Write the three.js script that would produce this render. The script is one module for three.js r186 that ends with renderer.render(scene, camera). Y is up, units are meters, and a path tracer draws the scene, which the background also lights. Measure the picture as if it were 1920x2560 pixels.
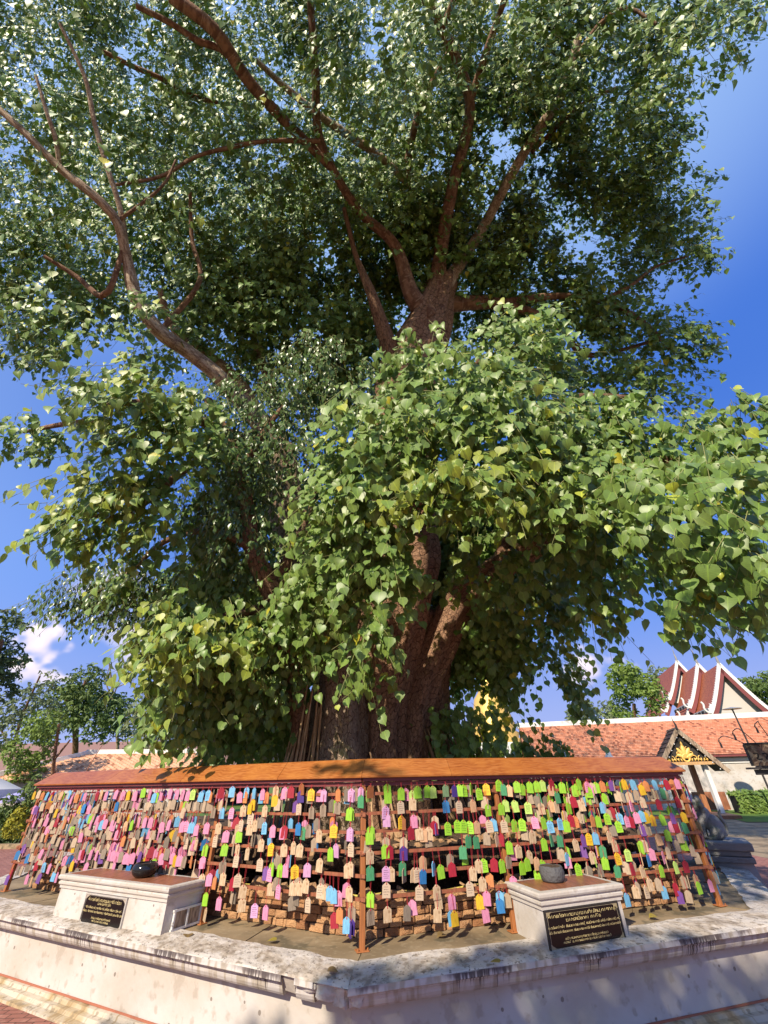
import * as THREE from 'three';
import { mergeGeometries } from 'three/addons/utils/BufferGeometryUtils.js';
import { RoundedBoxGeometry } from 'three/addons/geometries/RoundedBoxGeometry.js';

// ------------------------------------------------------------------ camera, sky, sun, exposure
const scene = new THREE.Scene();
const EYE = 1.70, FPX = 1025, PITCH = THREE.MathUtils.degToRad(33.2), ROLL = THREE.MathUtils.degToRad(-1.2);
const camera = new THREE.PerspectiveCamera(2 * Math.atan(1280 / FPX) * 180 / Math.PI, 0.75, 0.1, 900);
camera.position.set(0, EYE, 0);
camera.rotation.set(PITCH, 0, ROLL, 'XYZ');
camera.updateMatrixWorld(true);
const renderer = new THREE.WebGLRenderer();
renderer.toneMapping = THREE.LinearToneMapping;
renderer.toneMappingExposure = 1.42;
renderer.shadowMap.enabled = true;
const SUN_AZ = THREE.MathUtils.degToRad(26), SUN_EL = THREE.MathUtils.degToRad(33);
const sunDir = new THREE.Vector3(-Math.sin(SUN_AZ) * Math.cos(SUN_EL), Math.sin(SUN_EL), Math.cos(SUN_AZ) * Math.cos(SUN_EL));
const sun = new THREE.DirectionalLight(0xfff0d8, 5);
sun.target.position.set(0, 2, -8); sun.position.copy(sunDir).multiplyScalar(60).add(sun.target.position);
sun.castShadow = true; sun.shadow.mapSize.set(4096, 4096);
Object.assign(sun.shadow.camera, { left: -45, right: 45, top: 45, bottom: -45, near: 1, far: 160 });
scene.add(sun, sun.target);

// seeded random numbers and noise
function rng(seed) { let s = seed >>> 0; return () => { s = (s + 0x6D2B79F5) | 0; let t = Math.imul(s ^ (s >>> 15), 1 | s); t = (t + Math.imul(t ^ (t >>> 7), 61 | t)) ^ t; return ((t ^ (t >>> 14)) >>> 0) / 4294967296; }; }
const hash = (x, y, z) => { let h = Math.imul(x, 374761393) ^ Math.imul(y, 668265263) ^ Math.imul(z, 2147483647 - 1013); h = Math.imul(h ^ (h >>> 13), 1274126177); return ((h ^ (h >>> 16)) >>> 0) / 4294967296; };
const fade = (t) => t * t * (3 - 2 * t), lerp = (a, b, t) => a + (b - a) * t, clamp = (x, a = 0, b = 1) => Math.min(b, Math.max(a, x));
const smooth = (a, b, x) => fade(clamp((x - a) / (b - a)));
function noise3(x, y, z, px = 0, py = 0) {   // value noise; px, py wrap the lattice so that textures tile
  const X = Math.floor(x), Y = Math.floor(y), Z = Math.floor(z), u = fade(x - X), v = fade(y - Y), w = fade(z - Z);
  const wx = (i) => (px ? ((i % px) + px) % px : i), wy = (i) => (py ? ((i % py) + py) % py : i);
  const h = (i, j, k) => hash(wx(X + i), wy(Y + j), Z + k);
  return lerp(lerp(lerp(h(0, 0, 0), h(1, 0, 0), u), lerp(h(0, 1, 0), h(1, 1, 0), u), v), lerp(lerp(h(0, 0, 1), h(1, 0, 1), u), lerp(h(0, 1, 1), h(1, 1, 1), u), v), w);
}
function fbm(x, y, z, oct = 4, px = 0, py = 0) { let a = 0.5, s = 0, n = 0, f = 1; for (let i = 0; i < oct; i++) { s += a * noise3(x * f, y * f, z + i * 17, px * f, py * f); n += a; a *= 0.5; f *= 2; } return s / n; }

// the sky: air and a few fair-weather clouds low over the horizon all round
{
  const W = 2048, H = 1024, data = new Float32Array(W * H * 4);
  const mix3 = (a, b, t) => [lerp(a[0], b[0], t), lerp(a[1], b[1], t), lerp(a[2], b[2], t)];
  for (let j = 0; j < H; j++) for (let i = 0; i < W; i++) {
    const u = (i + 0.5) / W, v = (j + 0.5) / H, th = (v - 0.5) * Math.PI, y = Math.sin(th);   // row 0 is the nadir
    const ph = (u - 0.5) * 2 * Math.PI, cx = Math.cos(ph) * Math.cos(th), cz = Math.sin(ph) * Math.cos(th);
    const e = Math.max(0, y);
    let c = mix3([0.36, 0.43, 0.76], [0.13, 0.27, 0.74], smooth(0, 0.34, e));
    c = mix3(c, [0.06, 0.17, 0.60], smooth(0.3, 0.62, e));
    c = mix3(c, [0.28, 0.44, 0.78], smooth(0.66, 0.92, e));
    const west = clamp(-cx * 0.7 + cz * 0.45 + 0.05);              // paler air towards the sun's side
    c = mix3(c, [0.46, 0.64, 0.92], west * 0.75 * smooth(-0.1, 0.5, e + 0.1));
    if (y > -0.02 && y < 0.5) {
      const q = 1 / (Math.max(y, 0) + 0.28), n = fbm(cx * q * 1.5 + 9.3, cz * q * 1.5 - 3.1, y * 5.2 + 4, 6), m = fbm(cx * 2.1 + 31, cz * 2.1 + 7, y * 2, 3);
      const d = smooth(0.64, 0.74, n + 0.16 * m - 0.55 * Math.abs(y - 0.2)) * smooth(0.02, 0.12, y) * 0.85;
      const lit = clamp(0.55 + 1.7 * (n - fbm(cx * q * 1.5 + 9.3, cz * q * 1.5 - 3.1, (y + 0.03) * 5.2 + 4, 4)));
      c = mix3(c, mix3([0.50, 0.50, 0.74], [1.05, 0.95, 0.97], lit), d);
      // two clouds that stand low beyond the temple wall and beyond the left-hand trees
      for (const [az, el, sx, sy, sd] of [[24.6, 10.4, 3.2, 2.3, 3], [-40.2, 12.6, 2.2, 2.2, 8], [-39.6, 9.6, 2.8, 1.5, 5], [-31.6, 15.0, 1.7, 0.8, 12]]) {
        const dx = ((Math.atan2(cx, -cz) * 180 / Math.PI - az)) / sx, dy = (th * 180 / Math.PI - el) / sy;
        if (Math.abs(dx) > 2 || Math.abs(dy) > 2) continue;
        const nn = fbm(dx * 1.6 + sd * 5, dy * 1.6 + sd, sd, 5);
        const dd = smooth(0.0, 0.75, 1.15 - Math.hypot(dx, dy * (dy < 0 ? 1.5 : 0.95)) + (nn - 0.5) * 2.1);
        c = mix3(c, mix3([0.60, 0.58, 0.80], [1.12, 0.96, 0.95], clamp(0.45 + dy * 0.4 - dx * 0.15 + (nn - 0.5) * 1.6)), dd * 0.9);
      }
    }
    if (y < 0) c = mix3(c, [0.20, 0.19, 0.17], smooth(0, -0.06, y));
    const o = (j * W + i) * 4; data[o] = c[0] * 0.86; data[o + 1] = c[1] * 0.86; data[o + 2] = c[2] * 0.86; data[o + 3] = 1;
  }
  const t = new THREE.DataTexture(data, W, H, THREE.RGBAFormat, THREE.FloatType);
  t.mapping = THREE.EquirectangularReflectionMapping; t.magFilter = THREE.LinearFilter; t.needsUpdate = true;
  scene.background = t; scene.environment = t;
}

// ------------------------------------------------------------------ helpers
const V = (x, y, z) => new THREE.Vector3(x, y, z);
const used = new Map();
function numbered(name) { const n = used.get(name) ?? 0; used.set(name, n + 1); return n ? name + '_' + String(n).padStart(3, '0') : name; }
function shade(o) { o.traverse((m) => { if (m.isMesh) { m.castShadow = true; m.receiveShadow = true; } }); return o; }
function tag(o, label, category, group) { o.userData.label = label; o.userData.category = category; if (group) o.userData.group = group; return o; }
function thing(name, label, category, pos = [0, 0, 0], turn = 0, group) {
  const o = new THREE.Group(); o.name = numbered(name); o.position.set(...pos); o.rotation.y = turn; scene.add(o);
  return tag(o, label, category, group);
}
const flat = (gs) => { gs = [].concat(gs).map((g) => { g = g.index ? g.toNonIndexed() : g; for (const k of Object.keys(g.attributes)) if (!['position', 'normal', 'uv', 'color'].includes(k)) g.deleteAttribute(k); return g; }); return gs.length > 1 ? mergeGeometries(gs) : gs[0]; };
function part(name, geos, m, parent, kind) { const o = new THREE.Mesh(flat(geos), m); o.name = name; o.castShadow = o.receiveShadow = true; if (kind) o.userData.kind = kind; parent.add(o); return o; }
function struct(name, geos, m) { const o = part(numbered(name), geos, m, scene); o.userData.kind = 'structure'; return o; }
// uv in metres, taken from the faces' main direction
function metric(g, s = 1, ox = 0, oy = 0) {
  g = g.index ? g.toNonIndexed() : g; const p = g.attributes.position, n = new Float32Array(p.count * 2), a = V(), b = V(), c = V(), f = V();
  for (let i = 0; i < p.count; i += 3) {
    a.fromBufferAttribute(p, i); b.fromBufferAttribute(p, i + 1); c.fromBufferAttribute(p, i + 2); f.copy(b).sub(a).cross(c.clone().sub(a));
    const ax = Math.abs(f.x), ay = Math.abs(f.y), az = Math.abs(f.z);
    [a, b, c].forEach((q, k) => { const [u, v] = ay >= ax && ay >= az ? [q.x, q.z] : ax >= az ? [q.z, q.y] : [q.x, q.y]; n[(i + k) * 2] = u / s + ox; n[(i + k) * 2 + 1] = v / s + oy; });
  }
  g.setAttribute('uv', new THREE.BufferAttribute(n, 2)); return g;
}
const box = (w, h, d, x = 0, y = 0, z = 0) => new THREE.BoxGeometry(w, h, d).translate(x, y, z);
const rbox = (w, h, d, r, x = 0, y = 0, z = 0) => new RoundedBoxGeometry(w, h, d, 1, r).translate(x, y, z);
function bar(a, b, w, h = w, up = V(0, 1, 0)) {   // a squared bar from a to b
  const d = b.clone().sub(a), L = d.length(); d.normalize(); const x = d, y = up.clone().sub(d.clone().multiplyScalar(up.dot(d))).normalize(), z = x.clone().cross(y);
  return new THREE.BoxGeometry(L, h, w).applyMatrix4(new THREE.Matrix4().makeBasis(x, y, z).setPosition(a.clone().add(b).multiplyScalar(0.5)));
}
function quadGeo(pts) {   // flat polygons given as corner lists
  const p = []; for (const q of pts) for (let i = 1; i + 1 < q.length; i++) p.push(...q[0].toArray(), ...q[i].toArray(), ...q[i + 1].toArray());
  const g = new THREE.BufferGeometry(); g.setAttribute('position', new THREE.Float32BufferAttribute(p, 3)); g.setAttribute('uv', new THREE.Float32BufferAttribute(new Float32Array(p.length / 3 * 2), 2)); g.computeVertexNormals(); return g;
}
// a wobbly tapered tube: points with radius in w; flutes and bark waves move the skin
function limb(pts, { seg = 12, step = 0.18, flute = 0, lobes = 5, rough = 0.08, seed = 1, caps = true } = {}) {
  const curve = new THREE.CatmullRomCurve3(pts.map((q) => V(q[0], q[1], q[2])), false, 'centripetal'), len = curve.getLength(), n = Math.max(3, Math.ceil(len / step));
  const pos = [], uv = [], idx = []; let N = V(1, 0, 0), around = 0;
  for (let i = 0; i <= n; i++) {
    const t = i / n, c = curve.getPointAt(t), T = curve.getTangentAt(t), k = t * (pts.length - 1);
    N = N.sub(T.clone().multiplyScalar(N.dot(T))); if (N.lengthSq() < 1e-4) N = V(0, 0, 1).sub(T.clone().multiplyScalar(T.z)); N.normalize(); const B = T.clone().cross(N);
    const u = curve.getUtoTmapping(t) * (pts.length - 1), j = Math.min(pts.length - 2, Math.floor(u)), r = lerp(pts[j][3], pts[j + 1][3], u - j); around = around || Math.max(1, Math.round(2 * Math.PI * r / 0.5));
    for (let s = 0; s <= seg; s++) {
      const a = s / seg * Math.PI * 2, ca = Math.cos(a), sa = Math.sin(a);
      const f = 1 + flute * (Math.pow(0.5 + 0.5 * Math.cos(a * lobes + 1.2 * Math.sin(t * 5 + seed)), 0.6) - 0.6) + rough * (fbm(ca * 1.6 + seed * 7, sa * 1.6 + 3, t * len * 1.4 + seed, 3) - 0.5) * 2;
      const q = c.clone().addScaledVector(N, ca * r * f).addScaledVector(B, sa * r * f); pos.push(q.x, q.y, q.z); uv.push(s / seg * around, t * len / 0.5);
    }
  }
  for (let i = 0; i < n; i++) for (let s = 0; s < seg; s++) { const a = i * (seg + 1) + s, b = a + seg + 1; idx.push(a, a + 1, b, b, a + 1, b + 1); }
  if (caps) { const c = pos.length / 3, e = curve.getPointAt(1), b = n * (seg + 1); pos.push(e.x, e.y, e.z); uv.push(0, 0); for (let s = 0; s < seg; s++) idx.push(b + s, b + s + 1, c); }
  const g = new THREE.BufferGeometry(); g.setAttribute('position', new THREE.Float32BufferAttribute(pos, 3)); g.setAttribute('uv', new THREE.Float32BufferAttribute(uv, 2)); g.setIndex(idx); g.computeVertexNormals(); return g;
}
// from a measured sight line of the photograph to a place in the yard
const cR = V(), cU = V(), cB = V(); camera.matrixWorld.extractBasis(cR, cU, cB);
const sight = (x, y) => cR.clone().multiplyScalar((x - 960) / FPX).addScaledVector(cU, -(y - 1280) / FPX).addScaledVector(cB, -1);
const at = (x, y, d) => sight(x, y).multiplyScalar(d).add(camera.position);
const atZ = (x, y, z) => { const r = sight(x, y); return r.multiplyScalar(z / r.z).add(camera.position); };
const onWall = (x, y, A, n) => { const r = sight(x, y); return r.multiplyScalar((A.x * n.x + A.z * n.z) / (r.x * n.x + r.z * n.z)).add(camera.position); };
const onY = (x, y, h) => { const r = sight(x, y); return r.multiplyScalar((h - EYE) / r.y).add(camera.position); };

// ------------------------------------------------------------------ textures
function tex(w, h, fn, srgb = true) {   // fn(u, v) gives a grey or [r, g, b], 0..1
  const d = new Uint8Array(w * h * 4);
  for (let j = 0; j < h; j++) for (let i = 0; i < w; i++) { const c = fn((i + 0.5) / w, (j + 0.5) / h), o = (j * w + i) * 4; for (let k = 0; k < 3; k++) d[o + k] = clamp(c.length ? c[k] : c) * 255; d[o + 3] = 255; }
  const t = new THREE.DataTexture(d, w, h); t.wrapS = t.wrapT = THREE.RepeatWrapping; t.magFilter = THREE.LinearFilter; t.minFilter = THREE.LinearMipmapLinearFilter; if (srgb) t.colorSpace = THREE.SRGBColorSpace; t.needsUpdate = true; return t;
}
const rgb = (r, g, b) => new THREE.Color().setRGB(r, g, b);
const std = (o) => new THREE.MeshStandardMaterial(o);
const tn = (u, v, k, z = 0, oct = 4) => fbm(u * k, v * k, z, oct, k, k);
const worley = (u, v, k, z = 0, kv = k) => { const x = u * k, y = v * kv, X = Math.floor(x), Y = Math.floor(y); let a = 9, b = 9, id = 0; for (let i = -1; i < 2; i++) for (let j = -1; j < 2; j++) { const cx = ((X + i) % k + k) % k, cy = ((Y + j) % kv + kv) % kv, d = Math.hypot(X + i + hash(cx, cy, z) - x, Y + j + hash(cx, cy, z + 9) - y); if (d < a) { b = a; a = d; id = hash(cx, cy, z + 4); } else if (d < b) b = d; } return [a, b - a, id]; };
const mixc = (a, b, t) => [lerp(a[0], b[0], t), lerp(a[1], b[1], t), lerp(a[2], b[2], t)];
// ------------------------------------------------------------------ materials
const plasterTex = tex(1024, 1024, (u, v) => { const a = tn(u, v, 4, 1, 5), b = tn(u, v, 24, 2, 4), w = worley(u, v, 26, 5); let c = mixc([0.83, 0.81, 0.79], [0.78, 0.745, 0.70], smooth(0.35, 0.75, a)); c = mixc(c, [0.66, 0.61, 0.55], smooth(0.60, 0.78, b) * 0.45); const chip = w[2] > 0.985 ? smooth(0.22, 0.14, w[0] + (b - 0.5) * 0.3) : 0; return mixc(c, [0.52, 0.48, 0.44], chip * 0.8); });
const plasterBump = tex(1024, 1024, (u, v) => { const b = tn(u, v, 40, 3, 4), w = worley(u, v, 26, 5), chip = w[2] > 0.985 ? smooth(0.22, 0.14, w[0] + (tn(u, v, 24, 2, 4) - 0.5) * 0.3) : 0; return 0.6 + (b - 0.5) * 0.5 + (tn(u, v, 8, 6, 3) - 0.5) * 0.5 - chip * 0.5; }, false);
const wornTex = tex(1024, 1024, (u, v) => {   // the weathered lip: lime wash worn through to grey cement with lichen specks
  const a = tn(u, v, 5, 11, 5), b = tn(u, v, 30, 12, 4), c0 = tn(u, v, 70, 13, 3); let c = mixc([0.82, 0.79, 0.755], [0.72, 0.67, 0.61], smooth(0.45, 0.70, a + (b - 0.5) * 0.4)); c = mixc(c, [0.56, 0.51, 0.45], smooth(0.62, 0.80, b + (a - 0.5) * 0.6) * 0.7); return mixc(c, [0.28, 0.25, 0.22], smooth(0.68, 0.76, c0) * 0.5); });
const wornBump = tex(512, 512, (u, v) => tn(u, v, 22, 14, 5), false);
const drip = tex(2048, 256, (u, v) => {   // black mould runs on the moulding, v 0 at its foot
  const a = noise3(u * 420, 0.5, 3, 420), b = fbm(u * 90, v * 2, 5, 3, 90), big = fbm(u * 7, 0.3, 9, 3, 7), len = a * a * (0.3 + 1.0 * big); const m = smooth(0.0, 0.25, len - (1 - v) * 0.9) * smooth(0.50, 0.68, big) ; let c = mixc([0.81, 0.79, 0.77], [0.70, 0.66, 0.60], smooth(0.4, 0.75, b)); c = mixc(c, [0.22, 0.19, 0.19], clamp(m) * 0.7); return mixc(c, [0.30, 0.26, 0.27], smooth(0.88, 0.98, v + (b - 0.5) * 0.2) * smooth(0.35, 0.6, big) * 0.6); });
const concreteTex = tex(1024, 1024, (u, v) => { const a = tn(u, v, 4, 21, 5), b = tn(u, v, 40, 22, 4), s = tn(u, v, 9, 23, 4); let c = mixc([0.63, 0.55, 0.43], [0.51, 0.44, 0.33], smooth(0.3, 0.7, a)); c = mixc(c, [0.36, 0.33, 0.25], smooth(0.55, 0.72, s) * 0.7); return mixc(c, [0.72, 0.66, 0.55], smooth(0.55, 0.8, b) * 0.35); });
const grainTex = tex(1024, 256, (u, v) => {   // varnished planks, grain along u
  const w = fbm(u * 6, v * 3, 31, 3, 6, 3), r = 0.5 + 0.5 * Math.sin((v * 26 + w * 9 + fbm(u * 3, v * 40, 32, 3, 3, 40) * 2.0) * Math.PI), f = fbm(u * 14, v * 120, 33, 3, 14, 120), big = fbm(u * 4, v * 2, 35, 3, 4, 2); let c = mixc([0.79, 0.52, 0.29], [0.69, 0.40, 0.19], r * 0.7 + (big - 0.5)); c = mixc(c, [0.50, 0.24, 0.09], smooth(0.55, 0.8, f) * 0.6); return mixc(c, [0.85, 0.58, 0.30], smooth(0.55, 0.75, big) * 0.5); });
const tagGrain = tex(256, 256, (u, v) => { const r = fbm(u * 22, v * 3, 41, 4, 22, 3); return 0.86 + 0.14 * smooth(0.3, 0.7, r); });
const rawTex = tex(256, 256, (u, v) => { const r = fbm(u * 18, v * 2, 43, 4, 18, 2), k = tn(u, v, 3, 44, 3); return mixc(mixc([0.84, 0.74, 0.61], [0.72, 0.60, 0.46], smooth(0.3, 0.75, r)), [0.60, 0.47, 0.34], smooth(0.6, 0.8, k) * 0.7); });
const greyWoodTex = tex(256, 256, (u, v) => { const r = fbm(u * 26, v * 2, 45, 4, 26, 2), k = tn(u, v, 4, 46, 3); return mixc(mixc([0.66, 0.59, 0.51], [0.48, 0.41, 0.34], smooth(0.3, 0.7, r)), [0.37, 0.31, 0.26], smooth(0.58, 0.8, k) * 0.7); });
const barkF = (u, v) => { const wu = u + (tn(u, v, 5, 51, 4) - 0.5) * 0.16, wv = v + (tn(u, v, 6, 57, 4) - 0.5) * 0.16, w = worley(wu, wv, 8, 52, 5), w2 = worley(wu, wv, 19, 53, 13); return [smooth(0.0, 0.13, w[1] + (tn(u, v, 20, 50, 3) - 0.45) * 0.12), smooth(0.0, 0.2, w2[1]), w[2], tn(u, v, 14, 54, 4)]; };
const barkTex = tex(512, 512, (u, v) => { const [a, b, id, n] = barkF(u, v); let c = mixc([0.70, 0.62, 0.53], [0.56, 0.46, 0.38], id * 0.7 + (n - 0.5)); c = mixc(c, [0.79, 0.73, 0.65], smooth(0.58, 0.75, n) * 0.6); return mixc([0.30, 0.23, 0.18], c, 0.35 + 0.65 * a * (0.65 + 0.35 * b)); });
const barkBump = tex(512, 512, (u, v) => { const [a, b, , n] = barkF(u, v); return a * 0.55 + b * 0.2 + n * 0.25; }, false);
const redBarkTex = tex(512, 512, (u, v) => { const [a, b, id, n] = barkF(u, v); const st = fbm(u * 30, v * 3, 56, 3, 30, 3); let c = mixc([0.62, 0.49, 0.39], [0.49, 0.36, 0.27], id * 0.6 + (st - 0.5)); c = mixc(c, [0.68, 0.54, 0.43], smooth(0.6, 0.78, n) * 0.6); return mixc([0.24, 0.16, 0.12], c, 0.35 + 0.65 * a * (0.65 + 0.35 * b)); });
const paleBarkTex = tex(512, 512, (u, v) => { const n = tn(u, v, 6, 58, 5), s = tn(u, v, 26, 59, 3), r = fbm(u * 4, v * 22, 60, 3, 4, 22); let c = mixc([0.72, 0.65, 0.56], [0.52, 0.43, 0.35], smooth(0.35, 0.7, n)); c = mixc(c, [0.34, 0.26, 0.20], smooth(0.6, 0.72, r) * 0.5); return mixc(c, [0.80, 0.76, 0.69], smooth(0.6, 0.75, s) * 0.6); });
const brownBarkTex = tex(512, 512, (u, v) => { const n = tn(u, v, 6, 61, 5), r = fbm(u * 4, v * 18, 62, 3, 4, 18); let c = mixc([0.54, 0.41, 0.32], [0.40, 0.28, 0.21], smooth(0.35, 0.7, n)); return mixc(c, [0.64, 0.55, 0.46], smooth(0.58, 0.72, r) * 0.6); });
const tileTex = tex(1024, 1024, (u, v) => {   // small clay tiles: 32 across, 32 courses
  const R = 32, row = Math.floor(v * R), x = u * 32 + (row % 2) * 0.5, k = Math.floor(x) % 32, id = hash(k, row, 71), id2 = hash(k, row, 72), fx = x - Math.floor(x), fy = v * R - row; const n = tn(u, v, 5, 73, 4);
  let c = mixc([0.79, 0.55, 0.43], [0.74, 0.49, 0.37], id); c = mixc(c, [0.82, 0.62, 0.50], smooth(0.5, 0.9, id2) * 0.6); if (id2 < 0.03 + 0.16 * smooth(0.5, 0.7, n)) c = mixc(c, [0.52, 0.31, 0.24], 0.75); const edge = Math.max(smooth(0.07, 0.02, fx), smooth(0.14, 0.04, fy)); return mixc(c, [0.30, 0.14, 0.10], edge * 0.75); });
const paleTileTex = tex(512, 512, (u, v) => { const R = 20, row = Math.floor(v * R), x = u * 16 + (row % 2) * 0.5, k = Math.floor(x) % 16, id = hash(k, row, 75), fy = v * R - row; let c = mixc([0.90, 0.73, 0.60], [0.83, 0.64, 0.50], id); if (id > 0.9) c = [0.68, 0.48, 0.36]; return mixc(c, [0.52, 0.33, 0.24], smooth(0.2, 0.05, fy) * 0.7); });
const shingleTex = tex(512, 512, (u, v) => { const R = 16, row = Math.floor(v * R), x = u * 14 + (row % 2) * 0.5, k = Math.floor(x) % 14, id = hash(k, row, 77), fy = v * R - row, fx = x - Math.floor(x); const c = mixc([0.22, 0.16, 0.12], [0.36, 0.27, 0.21], id); return mixc(c, [0.07, 0.05, 0.04], Math.max(smooth(0.18, 0.05, fy), smooth(0.1, 0.03, fx))); });
const paverTex = tex(1024, 1024, (u, v) => { const R = 16, row = Math.floor(v * R), x = u * 8 + (row % 2) * 0.5, k = Math.floor(x) % 8, id = hash(k, row, 79), fy = v * R - row, fx = x - Math.floor(x), n = tn(u, v, 24, 80, 4); let c = mixc([0.64, 0.43, 0.37], [0.54, 0.34, 0.29], id); c = mixc(c, [0.68, 0.52, 0.46], smooth(0.55, 0.8, n) * 0.5); return mixc(c, [0.22, 0.15, 0.12], Math.max(smooth(0.035, 0.012, Math.min(fx, 1 - fx)), smooth(0.07, 0.03, Math.min(fy, 1 - fy)))); });
const grassTex = tex(512, 512, (u, v) => { const a = tn(u, v, 60, 81, 3), b = tn(u, v, 7, 82, 4); return mixc(mixc([0.24, 0.36, 0.08], [0.40, 0.52, 0.14], a), [0.44, 0.40, 0.20], smooth(0.6, 0.8, b) * 0.4); });
const soilTex = tex(512, 512, (u, v) => { const a = tn(u, v, 12, 83, 5), b = tn(u, v, 50, 84, 3); return mixc(mixc([0.36, 0.28, 0.20], [0.23, 0.17, 0.12], a), [0.58, 0.48, 0.36], smooth(0.62, 0.75, b) * 0.6); });
const stoneBrickTex = tex(256, 256, (u, v) => { const a = tn(u, v, 6, 85, 4), b = tn(u, v, 30, 86, 3); return mixc(mixc([0.72, 0.59, 0.45], [0.60, 0.45, 0.32], a), [0.78, 0.68, 0.54], smooth(0.55, 0.75, b) * 0.5); });
const roughBump = tex(256, 256, (u, v) => tn(u, v, 20, 87, 4), false);
const leafTex = tex(256, 256, (u, v) => {   // heart leaf: pale midrib and side veins, u across, v from stalk to tip
  const x = Math.abs(u - 0.5) * 2, mid = smooth(0.045, 0.015, x), s = (v - x * 0.32) * 9, side = smooth(0.10, 0.03, Math.abs(s - Math.round(s))) * smooth(1, 0.2, x), n = tn(u, v, 12, 91, 3);
  return mixc(mixc([0.80, 0.80, 0.80], [0.92, 0.92, 0.90], n), [1.0, 1.0, 0.86], Math.max(mid, side * 0.55)); });
const greenLeafTex = tex(128, 128, (u, v) => 0.82 + 0.18 * tn(u, v, 8, 92, 3));

const M = {
  plaster: std({ map: plasterTex, bumpMap: plasterBump, bumpScale: 0.004, roughness: 0.9 }),
  worn: std({ map: wornTex, bumpMap: wornBump, bumpScale: 0.012, roughness: 0.95 }),
  drip: std({ map: drip, bumpMap: wornBump, bumpScale: 0.002, roughness: 0.9 }),
  concrete: std({ map: concreteTex, bumpMap: roughBump, bumpScale: 0.002, roughness: 0.85 }),
  terracotta: std({ color: rgb(0.30, 0.115, 0.055), map: tagGrain, bumpMap: roughBump, bumpScale: 0.001, roughness: 0.45 }),
  redLine: std({ color: rgb(0.34, 0.12, 0.07), roughness: 0.85 }),
  cap: std({ map: grainTex, roughness: 0.38 }),
  redWood: std({ color: rgb(0.30, 0.105, 0.05), map: tagGrain, roughness: 0.5 }),
  orangePost: std({ color: rgb(0.42, 0.155, 0.05), map: tagGrain, roughness: 0.5 }),
  bark: std({ map: barkTex, bumpMap: barkBump, bumpScale: 0.03, roughness: 0.95 }),
  redBark: std({ map: redBarkTex, bumpMap: barkBump, bumpScale: 0.03, roughness: 0.95 }),
  paleBark: std({ map: paleBarkTex, bumpMap: roughBump, bumpScale: 0.006, roughness: 0.9 }),
  brownBark: std({ map: brownBarkTex, bumpMap: barkBump, bumpScale: 0.008, roughness: 0.9 }),
  twig: std({ color: rgb(0.26, 0.27, 0.10), roughness: 0.8 }),
  tile: std({ map: tileTex, roughness: 0.85 }),
  paleTile: std({ map: paleTileTex, roughness: 0.85 }),
  shingle: std({ map: shingleTex, roughness: 0.9 }),
  paver: std({ map: paverTex, bumpMap: roughBump, bumpScale: 0.002, roughness: 0.9 }),
  grass: std({ map: grassTex, roughness: 1 }),
  soil: std({ map: soilTex, bumpMap: roughBump, bumpScale: 0.02, roughness: 1 }),
  stone: std({ map: stoneBrickTex, bumpMap: roughBump, bumpScale: 0.006, roughness: 0.95 }),
  white: std({ color: rgb(0.80, 0.78, 0.74), bumpMap: plasterBump, bumpScale: 0.003, roughness: 0.8 }),
  templeRoof: std({ color: rgb(0.27, 0.095, 0.04), map: tileTex, roughness: 0.6 }),
  maroon: std({ color: rgb(0.17, 0.035, 0.035), roughness: 0.55 }),
  dark: std({ color: rgb(0.02, 0.016, 0.014), roughness: 0.7 }),
  iron: std({ color: rgb(0.025, 0.02, 0.02), roughness: 0.5 }),
  gold: std({ color: rgb(0.72, 0.46, 0.12), roughness: 0.45, metalness: 0.25 }),
  greyWood: std({ color: rgb(1, 1, 1), map: greyWoodTex, roughness: 0.9 }),
  granite: std({ color: rgb(0.012, 0.012, 0.013), roughness: 0.12 }),
  greyStone: std({ color: rgb(0.24, 0.24, 0.25), bumpMap: wornBump, bumpScale: 0.01, roughness: 0.9 }),
};
M.plaster.color.setRGB(0.77, 0.77, 0.77); M.worn.color.setRGB(0.84, 0.84, 0.84); M.drip.color.setRGB(0.80, 0.80, 0.80); M.concrete.color.setRGB(0.92, 0.92, 0.92); M.white.color.setRGB(0.66, 0.65, 0.63); M.stone.color.setRGB(0.85, 0.85, 0.85); M.cap.color.setRGB(0.92, 0.92, 0.92);
M.templeRoof.color.setRGB(0.78, 0.46, 0.28);
M.stained = std({ map: tex(1024, 512, (u, v) => { const a = tn(u, v, 6, 95, 5), b = tn(u, v, 30, 96, 4), s = fbm(u * 40, v * 3, 97, 3, 40, 3); let c = mixc([0.80, 0.755, 0.68], [0.72, 0.63, 0.48], smooth(0.38, 0.62, a)); c = mixc(c, [0.60, 0.50, 0.36], smooth(0.55, 0.75, s) * 0.6); return mixc(c, [0.48, 0.42, 0.34], smooth(0.62, 0.76, b) * 0.5); }), bumpMap: wornBump, bumpScale: 0.008, roughness: 0.95 });
M.stained.color.setRGB(0.80, 0.80, 0.80);
const leafMat = (r, g, b, rough = 0.42, t = 0.32) => new THREE.MeshPhysicalMaterial({ color: rgb(r, g, b), map: leafTex, roughness: rough, transmission: t, thickness: 0, ior: 1.4 });
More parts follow.
